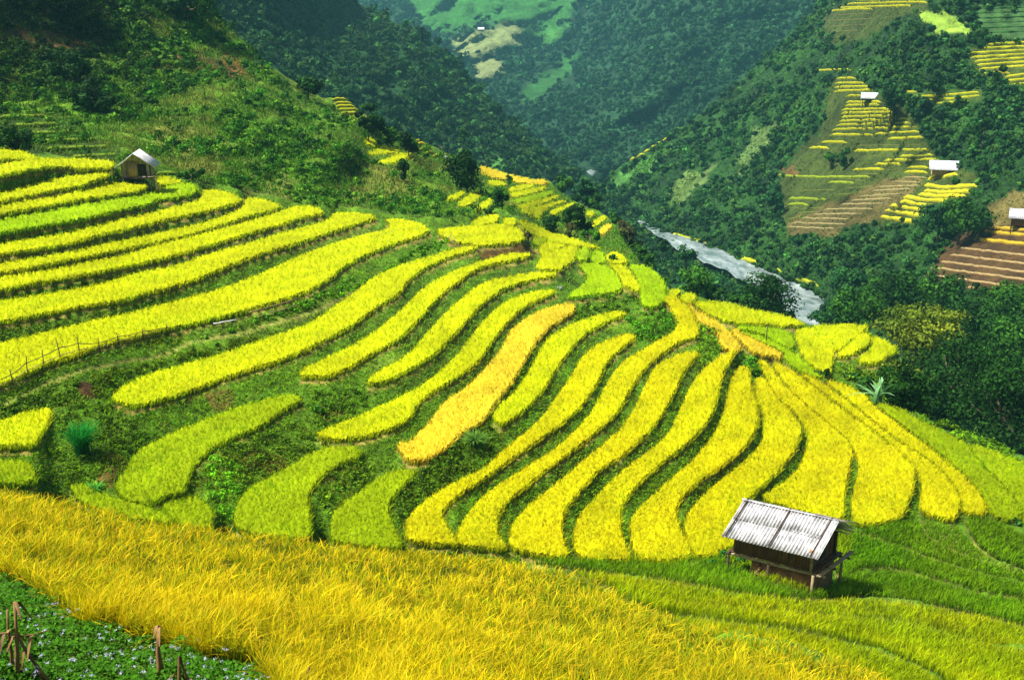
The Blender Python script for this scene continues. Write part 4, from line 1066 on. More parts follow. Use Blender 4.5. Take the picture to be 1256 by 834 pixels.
strips(atV, [(1075,35,1330,28),(1078,52,1330,44),(1078,70,1330,62),(1080,88,1330,80),(1082,106,1330,98),(1085,124,1330,116)], 836, 0, S, 1.8, (.05,.16,.03), (.02,.06,.02), "%s dark green crop row at the upper right corner", "dark crop rows at the upper right", name="crop_row", cat="crop row")
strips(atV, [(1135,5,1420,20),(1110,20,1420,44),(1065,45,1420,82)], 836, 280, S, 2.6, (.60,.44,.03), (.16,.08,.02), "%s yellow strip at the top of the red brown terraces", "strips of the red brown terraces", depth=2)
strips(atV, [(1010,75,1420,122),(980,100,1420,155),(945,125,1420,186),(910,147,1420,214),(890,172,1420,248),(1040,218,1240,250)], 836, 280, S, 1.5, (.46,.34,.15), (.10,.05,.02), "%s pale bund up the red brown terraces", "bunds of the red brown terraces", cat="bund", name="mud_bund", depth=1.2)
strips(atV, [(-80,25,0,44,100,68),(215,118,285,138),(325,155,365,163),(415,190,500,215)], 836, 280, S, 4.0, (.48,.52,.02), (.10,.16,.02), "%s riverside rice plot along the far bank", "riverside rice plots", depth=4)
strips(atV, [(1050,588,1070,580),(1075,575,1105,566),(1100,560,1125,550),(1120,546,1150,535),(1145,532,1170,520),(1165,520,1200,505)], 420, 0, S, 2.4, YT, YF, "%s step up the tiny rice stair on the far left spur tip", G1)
# on the near hill
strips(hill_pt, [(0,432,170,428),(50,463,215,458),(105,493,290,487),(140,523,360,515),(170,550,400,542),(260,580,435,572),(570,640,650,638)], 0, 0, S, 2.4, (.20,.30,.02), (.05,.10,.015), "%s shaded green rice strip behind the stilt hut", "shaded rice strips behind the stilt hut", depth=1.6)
strips(hill_pt, [(30,97,110,97),(40,118,135,116),(45,135,150,133),(55,152,168,150),(70,172,168,170),(85,190,165,188),(115,212,162,212)], 400, 100, 4.17, 2.6, YT, YF, "%s step of the small yellow stair high on the left ridge", "stair of rice strips on the left ridge", depth=1.8)
strips(hill_pt, [(452,310,490,308),(458,326,515,322),(475,352,548,346),(500,372,556,368),(540,388,618,378)], 400, 100, 4.17, 2.2, (.55,.48,.03), YF, "%s step of the pale rice stair right of the dark bushes", "pale rice stair on the left ridge", depth=1.8)
# ------------------------------------------------------------------ huts
M_DARKWOOD = mat_wood("dark_wood", (.022,.012,.006), (.075,.042,.02), 5, (1, 1, .3))
M_BROWNWOOD = mat_wood("brown_boards", (.05,.022,.008), (.16,.075,.025), 4, (1, 1, .25))
M_OLDWOOD = mat_wood("weathered_wood", (.14,.11,.06), (.36,.29,.17), 7, (.4, 1, 1))
M_BAMBOO = mat_wood("bamboo", (.16,.11,.035), (.36,.26,.09), 3, (1, 1, .3))
M_METAL = mat_wood("metal_sheet", (.24,.24,.25), (.66,.66,.68), 2.6, (1, 1, 1), rough=.5, metal=.2, bump=.05)
M_MUD = mat_wood("mud_brick", (.10,.045,.014), (.24,.12,.045), 2.2, (1, 1, 1.6), bump=.8)
M_WOVEN = mat_wood("woven_panel", (.10,.09,.06), (.34,.31,.25), 3.2, (1, 1, .5))
M_OCHRE = mat_wood("ochre_boards", (.16,.11,.05), (.38,.28,.13), 5, (1, 1, .2))
M_BLACK = mat_wood("doorway_shade", (.006,.005,.004), (.015,.012,.01), 3)  # near-black slabs on closed walls: doorway shade put into the colour
M_STONE = mat_wood("stone", (.12,.12,.13), (.34,.34,.36), 2, (1, 1, 1), bump=.6)

class Frame:
    """local frame: x along the ridge, y to the front (may be a little out of square), z up"""
    def __init__(s, o, ang, shear=0.0):
        s.o = np.array(o, float); s.X = np.array([math.cos(ang), math.sin(ang), 0]); n = np.array([math.sin(ang), -math.cos(ang), 0])
        s.Y = n + s.X * shear
    def __call__(s, x, y, z):
        return s.o + s.X * x + s.Y * y + np.array([0, 0, 1.0]) * z
def post(fr, a, b, w=.1, name="post", mat=None, parent=None, h=None, c=(.5,.5,.5)):
    g = Geo(); g.box(fr(*a), fr(*b), w, h or w, c); return g.build(name, mat or M_DARKWOOD, parent)
def pole(fr, a, b, r, name, mat, parent):
    g = Geo(); A = fr(*a); B = fr(*b); m = (A + B) / 2 + np.array([0, 0, -.02]); g.tube([A, m, B], [r, r * .95, r * .85], 7); return g.build(name, mat, parent)
def sheet(fr, x0, x1, ya, za, yb, zb, per, amp, name, parent, mat=None, th=.012, jag=.03):
    """corrugated sheet between the upper edge (ya, za) and the lower edge (yb, zb)"""
    n = max(8, int((x1 - x0) / per * 8)); xs = np.linspace(x0, x1, n)
    L = math.hypot(yb - ya, zb - za); ny, nz_ = -(zb - za) / L, (yb - ya) / L
    if nz_ < 0: ny, nz_ = -ny, -nz_
    w = np.sin((xs - x0) / per * 2 * math.pi) * amp
    V = []
    e = jag * np.sin(np.linspace(0, 9, n)) * .4
    for s_, off in ((1, 0), (1, -th)):
        for (y, z, k) in ((ya, za, 0), ((ya + yb) / 2, (za + zb) / 2 - .012, 0), (yb, zb, 1)):
            for i in range(n):
                V.append(fr(xs[i], y + ny * (w[i] + off) + (e[i] * k if yb > ya else -e[i] * k), z + nz_ * (w[i] + off)))
    ii = np.arange(6 * n).reshape(6, n)
    Q = []
    for r0, r1 in ((0, 1), (1, 2), (4, 3), (5, 4), (2, 5), (3, 0)):
        Q.append(np.stack([ii[r0, :-1], ii[r1, :-1], ii[r1, 1:], ii[r0, 1:]], -1))
    Q = np.vstack(Q + [np.array([[ii[0, 0], ii[3, 0], ii[4, 0], ii[1, 0]], [ii[1, 0], ii[4, 0], ii[5, 0], ii[2, 0]], [ii[0, -1], ii[1, -1], ii[4, -1], ii[3, -1]], [ii[1, -1], ii[2, -1], ii[5, -1], ii[4, -1]]])])
    return link(name, new_mesh(name, V, Q, None, np.full((len(V), 3), .5)), mat or M_METAL, parent)

# --- the near hut on stilts
rd = np.array([.877, -.480]); ang = math.atan2(rd[1], rd[0])
HG = 74.1
fr = Frame((13.10, 42.52, HG), ang, -.29)
hut = empty("stilt_hut", tuple(fr(0, 0, 0)), 0.0)
_link = link
def link(name, me, mat, parent=None, origin=None):
    """parts keep world coordinates while hanging from an Empty at the thing's base"""
    o = _link(name, me, mat, parent)
    if parent is not None:
        root = parent
        off = np.array(root.location) if root.type == 'EMPTY' else np.array((0, 0, 0.0))
        if root.type == 'EMPTY': o.location = tuple(-off)
    return o
tag(hut, "raised wooden hut with a corrugated metal roof standing in the rice at lower right", "hut")
RH, EH = 3.62, 2.32
fl = 1.30
roof = sheet(fr, -2.14, 2.14, .02, RH, .82, RH - .66, .155, .042, "roof", hut)
for k, (x0, x1) in enumerate(((-2.16, -.72), (-.74, .72), (.70, 2.16))):
    s_ = sheet(fr, x0, x1, .74, RH - .62, 1.66, EH, .155, .042, "roof_sheet", roof)
    s_.location = (0, 0, 0)
sheet(fr, 2.02, 2.40, .06, RH + .02, 1.72, EH + .03, .13, .02, "roof_sheet", roof)
sheet(fr, -2.14, 2.14, -.02, RH, -1.05, RH - .80, .155, .042, "roof", hut)
sheet(fr, 1.2, 2.62, -.06, RH + .03, -1.2, RH - .86, .142, .02, "roof", hut)
sheet(fr, -2.1, 2.3, -.9, RH - .72, -2.0, EH - .1, .155, .042, "roof", hut)
sheet(fr, 1.75, 2.35, -.35, RH - .62, -1.35, EH + .05, .13, .02, "gable_sheet", hut)
post(fr, (-2.2, 0, RH + .03), (2.25, 0, RH + .03), .14, "ridge_cap", M_METAL, hut, h=.05)
for x in (-1.93, .12, 2.05):
    pole(fr, (x, -.05, RH + .10), (x - .02, 1.70, EH + .10), .035, "roof_pole", M_DARKWOOD, hut)
pole(fr, (1.3, -.02, RH + .12), (2.9, -.75, RH - .28), .03, "roof_pole", M_OLDWOOD, hut)
# walls
def wallbox(fr, x0, x1, y0, y1, z0, z1, name, mat, parent, boards=0.0):
    g = Geo()
    n = max(1, int((x1 - x0) / boards)) if boards else 1
    for i in range(n):
        a = x0 + (x1 - x0) * i / n; b = x0 + (x1 - x0) * (i + 1) / n - (.012 if boards else 0)
        dz = rng.uniform(-.02, .02) if boards else 0; dy = rng.uniform(-.008, .008) if boards else 0
        V = [fr(x, y + dy, z) for z in (z0 + dz, z1 + dz) for (x, y) in ((a, y0), (b, y0), (b, y1), (a, y1))]
        g.add(V, [(3, 2, 1, 0), (4, 5, 6, 7), (0, 1, 5, 4), (1, 2, 6, 5), (2, 3, 7, 6), (3, 0, 4, 7)])
    return g.build(name, mat, parent)
def gablewall(fr, x, y0, y1, z0, zs, zr, th, name, mat, parent, ym=0.0):
    g = Geo(); V = []
    for dx in (0, th):
        V += [fr(x + dx, y0, z0), fr(x + dx, y1, z0), fr(x + dx, y1, zs), fr(x + dx, ym, zr), fr(x + dx, y0, zs)]
    g.add(V, [(0, 1, 6, 5), (1, 2, 7, 6), (2, 3, 8, 7), (3, 4, 9, 8), (4, 0, 5, 9), (0, 1, 2, 4), (5, 9, 7, 6)], [(2, 3, 4), (7, 9, 8)])
    return g.build(name, mat, parent)
wallbox(fr, -1.85, 1.80, 1.02, 1.08, fl + .06, EH + .34, "front_wall", M_BROWNWOOD, hut, .16)
wallbox(fr, -1.85, 1.80, -1.08, -1.02, fl + .06, EH + .34, "back_wall", M_BROWNWOOD, hut, .16)
gablewall(fr, 1.74, -1.0, 1.0, fl + .06, EH + .36, RH - .12, .05, "gable_wall", M_BROWNWOOD, hut)
gablewall(fr, -1.84, -1.0, 1.0, fl + .06, EH + .36, RH - .12, .05, "gable_wall", M_BROWNWOOD, hut)
wallbox(fr, 1.80, 1.83, -.25, .35, fl + .25, fl + 1.0, "doorway_shade_panel", M_BLACK, hut)
for y in (-1.05, 1.12):
    post(fr, (1.86, y, fl), (1.86, y, EH + .35), .11, "corner_post", M_OLDWOOD if y > 0 else M_DARKWOOD, hut)
post(fr, (1.92, 1.30, EH - .02), (1.92, 1.42, EH + .22), .14, "eave_block", mat_wood("orange_wood", (.22,.09,.02), (.42,.2,.05), 4), hut)
# floor platform: planks running along y
g = Geo()
for i in range(22):
    x = -1.95 + i * .19
    g.box(fr(x, -1.28 - rng.uniform(0, .1), fl), fr(x, 1.06 + rng.uniform(0, .07), fl + rng.uniform(-.015, .015)), .17, .05)
g.build("floor", M_BROWNWOOD, hut)
for y in (1.1, -1.2, .1):
    pole(fr, (-2.05, y, fl - .1), (2.55, y + .03, fl - .1), .07, "floor_beam", M_OLDWOOD if y > 1 else M_DARKWOOD, hut)
for x, m_ in ((2.3, M_OLDWOOD), (2.4, M_OLDWOOD), (-2.0, M_DARKWOOD)):
    pole(fr, (x, -1.75, fl - .02), (x + .02, 1.45, fl + .04), .06, "floor_beam", m_, hut)
for x, y, dz in ((2.05, 1.25, -.4), (2.2, -1.15, -1.2), (-.05, 1.22, -.4), (-2.0, 1.2, -.4), (-2.0, -1.15, -.9), (.1, -1.15, -1.2)):
    pole(fr, (x, y, dz), (x, y, fl - .08), .075, "stilt", M_DARKWOOD if x < 1 else M_OLDWOOD, hut)
wallbox(fr, -1.0, 1.95, .85, .95, -.5, fl - .22, "lower_wall", M_MUD, hut)
wallbox(fr, 1.86, 1.95, -.9, .85, -.9, fl - .22, "lower_wall", M_MUD, hut)
g = Geo()
for i in range(34):
    p = fr(rng.uniform(-.75, .0), .98, rng.uniform(-.1, fl - .3)); V = p + rng.normal(0, 1, (8, 3)) * 0
    s_ = rng.uniform(.05, .10); V = [p + np.array([a, b, c_]) * s_ * rng.uniform(.7, 1.1, 3) for a in (-1, 1) for b in (-1, 1) for c_ in (-1, 1)]
    g.add(V, [(0, 1, 3, 2), (4, 6, 7, 5), (0, 4, 5, 1), (2, 3, 7, 6), (0, 2, 6, 4), (1, 5, 7, 3)])
g.build("stones", mat_wood("rubble", (.12,.06,.02), (.3,.17,.07), 3), hut)
# leafy weeds at the hut's left corner
g = Geo()
pc = fr(-1.9, 1.5, -.1)
P0 = pc + rng.normal(0, 1, (14, 3)) * np.array([.55, .35, .1]); P0[:, 2] = HG + .1 + np.abs(rng.normal(0, .25, 14))
v, q, c2 = clumps(P0, rng.uniform(.25, .5, 14), 70, np.full(14, .06), np.array((.022, .15, .02)) * rng.normal(1, .25, (14, 1)).clip(.4, 2))
g.add(v, q, None, c2)
tag(g.build("weed_clump", M_LEAF), "dark leafy weeds growing against the near hut's left corner", "weeds")

# --- gabled hut on legs at the left
p0 = hill_pt(168, 229)
los = math.atan2(-p0[1], -p0[0])                      # direction from hut to camera
def gable_hut(c, face, W, D, wallh, rise, legs, wallmat, label, cat="hut", name="field_hut", roofmat=None, ov=.5, door=True, porch=False, tilt=0):
    """gable end faces direction `face` (radians). c = floor centre of the front edge"""
    f = Frame(c, face - math.pi, 0)                    # x points away from the viewer (into the hut)
    o = empty(name, tuple(c - np.array([0, 0, legs])))
    tag(o, label, cat)
    h = W / 2
    gablewall(f, 0, -h, h, 0, wallh, wallh + rise * .86, .06, "gable_wall", wallmat, o)
    gablewall(f, D, -h, h, 0, wallh, wallh + rise * .86, .06, "gable_wall", wallmat, o)
    wallbox(f, 0.06, D, -h, -h + .06, 0, wallh, "side_wall", wallmat, o)
    wallbox(f, 0.06, D, h - .06, h, 0, wallh, "side_wall", wallmat, o)
    wallbox(f, -.25, D + .2, -h - .08, h + .08, -.1, -.005, "floor", M_DARKWOOD, o)
    if door: wallbox(f, -.03, .02, h * .12, h * .72, .15, wallh * .95, "door", M_BLACK, o)
    e = h + ov; ez = wallh - rise * ov / h * .75
    for sg in (-1, 1):
        sheet(f, -ov, D + ov, 0, wallh + rise, sg * e, ez, .16, .02, "roof", o, roofmat, th=.07)
    for x in (.1, D - .1):
        for y in (-h + .1, h - .1):
            pole(f, (x, y, -legs - .8), (x, y, -.08), .07, "stilt", M_DARKWOOD, o)
    for y in (-h, h):
        post(f, (-.05, y, -.05), (-.05, y, wallh), .11, "corner_post", M_DARKWOOD if y > 0 else M_OLDWOOD, o)
    return f, o
c0 = world_pt(168, 218.0, float(np.hypot(p0[0], p0[1])))
f, o = gable_hut(c0, los - .2, 2.8, 2.4, 1.45, 1.15, .9, M_WOVEN, "small gabled hut on stilts with pale panelled front at the top left of the terraces", ov=.62)
wallbox(f, -.09, -.04, -.9, .12, .02, 1.62, "panel", M_OCHRE, o)
# drying porch beside it
for dx, dy, lean in ((-.5, 1.9, -.1), (-.3, 1.35, 0), (-.6, 2.25, -.4)):
    pole(f, (dx, dy, -1.35), (dx, dy + lean, .22), .06, "porch_leg", M_OLDWOOD, o)
post(f, (-.55, 2.1, .18), (-.5, 1.2, .1), .3, "porch_rail", M_OLDWOOD, o, h=.08)

# --- long-side huts far across the valley
def long_hut(u, v, r, W, D, wallh, rise, wallmat, label, yaw=0.0, ov=.5, legs=.5, hip=False, roofmat=None):
    c = world_pt(u, v, r); los_ = math.atan2(-c[1], -c[0])
    f = Frame(c, los_ + math.pi / 2 + yaw, 0)
    f.Y = -f.Y if np.dot(f.Y[:2], -c[:2]) < 0 else f.Y
    o = empty("field_hut", tuple(c)); tag(o, label, "hut")
    h = D / 2; w = W / 2
    wallbox(f, -w, w, h - .08, h, 0, wallh, "front_wall", wallmat, o, .45)
    wallbox(f, -w, w, -h, -h + .08, 0, wallh, "back_wall", wallmat, o)
    for x in (-w, w - .08): gablewall(f, x, -h + .09, h - .09, 0, wallh, wallh + rise * .85, .08, "gable_wall", wallmat, o)
    wallbox(f, w * .35, w * .85, h, h + .04, .1, wallh * .8, "door", M_BLACK, o)
    for sg in (1, -1):
        sheet(f, -w - ov, w + ov, 0, wallh + rise, sg * (h + ov), wallh - rise * ov / h * .7, .4, .04, "roof", o, roofmat, th=.08)
    for x in (-w + .2, 0, w - .2):
        for y in (-h + .2, h - .2): pole(f, (x, y, -legs - 1.2), (x, y, -.02), .12, "stilt", M_DARKWOOD, o)
    return f, o
rV = lambda u, v: float(np.hypot(*atV(u, v)[:2]))
M_ROOFW = mat_wood("pale_roof", (.40,.43,.48), (.66,.68,.72), .8, (1, 1, 1), rough=.5, bump=.05)
long_hut(1156, 214.5, rV(1156, 215) - 1, 5.6, 3.4, 2.2, 1.6, M_OCHRE, "ochre-walled hut with a broad white roof above the round yellow spur", yaw=.12, ov=.9, roofmat=M_ROOFW)
long_hut(1067, 123, rV(1067, 123) - 1, 4.6, 2.6, .9, 1.4, M_DARKWOOD, "low hut with a pale roof high in the rice stair across the valley", ov=.5, roofmat=M_ROOFW)
f, o = long_hut(1254, 276, rV(1254, 276) - 1, 4.6, 3.0, 2.0, 1.4, M_BROWNWOOD, "hut cut by the right edge of the view above the red brown terraces", yaw=.05, ov=.6, roofmat=M_METAL)
a4 = atV(0, 0)
pt4 = at4(590, 39); long_hut(590, 39, float(np.hypot(pt4[0], pt4[1])) - 4, 6.5, 5, 2.2, 2.4, M_OLDWOOD, "lone faint hut on the bare fields of the far mountain", roofmat=M_ROOFW)

# --- bamboo fence at the left
fence = empty("bamboo_fence", tuple(hill_pt(50, 459)))
tag(fence, "rickety bamboo rail fence running along the edge of the broadest yellow terrace", "fence")
FL = [(-20,489),(17,474),(34,463),(54,453),(76,445),(98,437),(122,432),(146,424),(176,415),(206,408)]
tops = []
for k, (u, v) in enumerate(FL):
    P = hill_pt(u, v); hgt = [.95,1.1,1.3,1.2,1.45,1.25,.9,.9,.7,.6][k]; ln = rng.normal(0, .09, 2)
    g = Geo(); g.tube([P - np.array([0, 0, .4]), P + np.array([ln[0] * .5, ln[1] * .5, hgt * .5]), P + np.array([ln[0], ln[1], hgt])], [.035, .032, .026], 6)
    g.build("fence_post", M_DARKWOOD, fence); tops.append((P, hgt))
for fr_, mt in ((.68, M_DARKWOOD), (.36, M_BAMBOO), (.08, M_BAMBOO)):
    for a, b in zip(tops[:-1], tops[1:]):
        g = Geo(); A = a[0] + np.array([0, 0, a[1] * fr_]); B = b[0] + np.array([0, 0, b[1] * fr_]); m_ = (A + B) / 2 + np.array([0, 0, rng.normal(-.03, .02)])
        g.tube([A, m_, B], [.028, .026, .022], 6); g.build("rail", mt, fence)
def loose_pole(a, b, r, mat, label, lift=(.3, .3), name="bamboo_pole", cat="pole", n=6):
    t = np.linspace(0, 1, n)
    P = hill_pt(a[0] + (b[0] - a[0]) * t, a[1] + (b[1] - a[1]) * t); P[:, 2] = P[0, 2] + lift[0] + (P[-1, 2] + lift[1] - P[0, 2] - lift[0]) * t
    g = Geo(); g.tube(P, [r] * n, 7); return tag(g.build(name, mat), label, cat)
M_PIPE = mat_wood("pale_pipe", (.5,.5,.5), (.75,.76,.78), 2)
loose_pole((262, 402), (291, 398), .05, M_PIPE, "pale grey pipe lying in the grass past the fence's right end", (.3, .35), "water_pipe", "pipe")
loose_pole((306, 392), (366, 373), .04, M_BAMBOO, "long bamboo pole lying along the bank, upper one of two", (.55, .5))
loose_pole((318, 393), (362, 379), .035, M_BAMBOO, "shorter bamboo pole lying just below the long one", (.3, .3))
P1 = hill_pt(563, 305)
for du, lab, rr_ in ((0, "thin bamboo pole propped on the bank beside the brown earth wall", .05), (5, "second bamboo pole propped right beside the first at the brown earth wall", .045)):
    A = hill_pt(561 + du, 304); B = world_pt(547 + du, 287, float(np.hypot(A[0], A[1])) + 1.5)
    g = Geo(); g.tube([A, (A + B) / 2, B], [rr_, rr_, rr_ * .8], 6); tag(g.build("bamboo_pole", M_BAMBOO), lab, "pole")
A = hill_pt(939.5, 422); B = A + np.array([0, 0, 1.9]); g = Geo(); g.tube([A, B], [.05, .04], 6)
tag(g.build("pole", M_DARKWOOD), "slim upright pole standing in the pale rice bed on the spur", "pole")

# ------------------------------------------------------------------ trees
def tree(u, vb, r, w, h, pal, label, cat="tree", name="tree", trunk_frac=.35, top_w=1.0, lean=0.0, group=None, dens=1.0, nl=None, squash=.95, leafpx=2.3, trunk_r=None, bark=None):
    """crown w px wide; whole tree h px tall above the base pixel (u, vb)"""
    P = world_pt(u, vb, r); m = float(pxm(P)); W = w * m; Hh = h * m
    root = empty(name, tuple(P)); tag(root, label, cat, group)
    cz = Hh * (trunk_frac + .92) / 2; rz = Hh * (1 - trunk_frac * .8) / 2
    nl = nl or int(max(7, min(34, w * h / 110)))
    d = rng.normal(0, 1, (nl, 3)); d /= np.linalg.norm(d, axis=1)[:, None]
    rad = rng.uniform(.35, .86, (nl, 1))
    taper = 1 + (top_w - 1) * (d[:, 2:3] * rad * .5 + .5)
    C = P + np.array([lean * Hh, 0, cz]) + d * rad * np.array([W / 2, W / 2, rz]) * np.concatenate([taper, taper, np.ones_like(taper)], 1)
    R = rng.uniform(.24, .42, nl) * min(W, rz * 2.2) * (.75 + .25 * taper[:, 0])
    nleaf = int(np.clip(w * h * 2.2 * dens / nl / (leafpx / 1.7) ** 2, 26, 230))
    base = np.array(pal[0]); alt = np.array(pal[1])
    k = rng.random((nl, 1)) ** 1.5
    cc = base * (1 - k) + alt * k
    v, q, c2 = clumps(C, R, nleaf, np.full(nl, leafpx * m * .8), cc, squash=squash, colvar=.2, lumps=6)
    g = Geo(); g.add(v, q, None, c2); g.build("crown", M_LEAF, root)
    g = Geo(); tr = trunk_r or max(.1, .035 * W)
    mid = P + np.array([lean * Hh * .4 + .02 * W, 0, cz * .55])
    g.tube([P - np.array([0, 0, 2.0]), P, mid, P + np.array([lean * Hh, 0, cz])], [tr * 1.3, tr, tr * .8, tr * .4], 8)
    for i in range(min(7, nl)):
        a = mid + (P + np.array([lean * Hh, 0, cz]) - mid) * rng.uniform(0, .6); b = C[i]
        g.tube([a, (a + b) / 2 + np.array([0, 0, -.05 * W]), b], [tr * .5, tr * .35, tr * .12], 6)
    g.build("trunk", bark or M_BARK, root, smooth=True)
    return root
DK = ((.005,.026,.003),(.018,.075,.006)); MD = ((.012,.055,.005),(.045,.15,.010)); LT = ((.03,.12,.008),(.08,.23,.014)); OL = ((.06,.11,.007),(.19,.24,.014)); TE = ((.010,.055,.014),(.025,.10,.020)); BR = ((.035,.045,.012),(.08,.085,.02))
rH = lambda u, v: float(np.exp(Lat(u, v)))
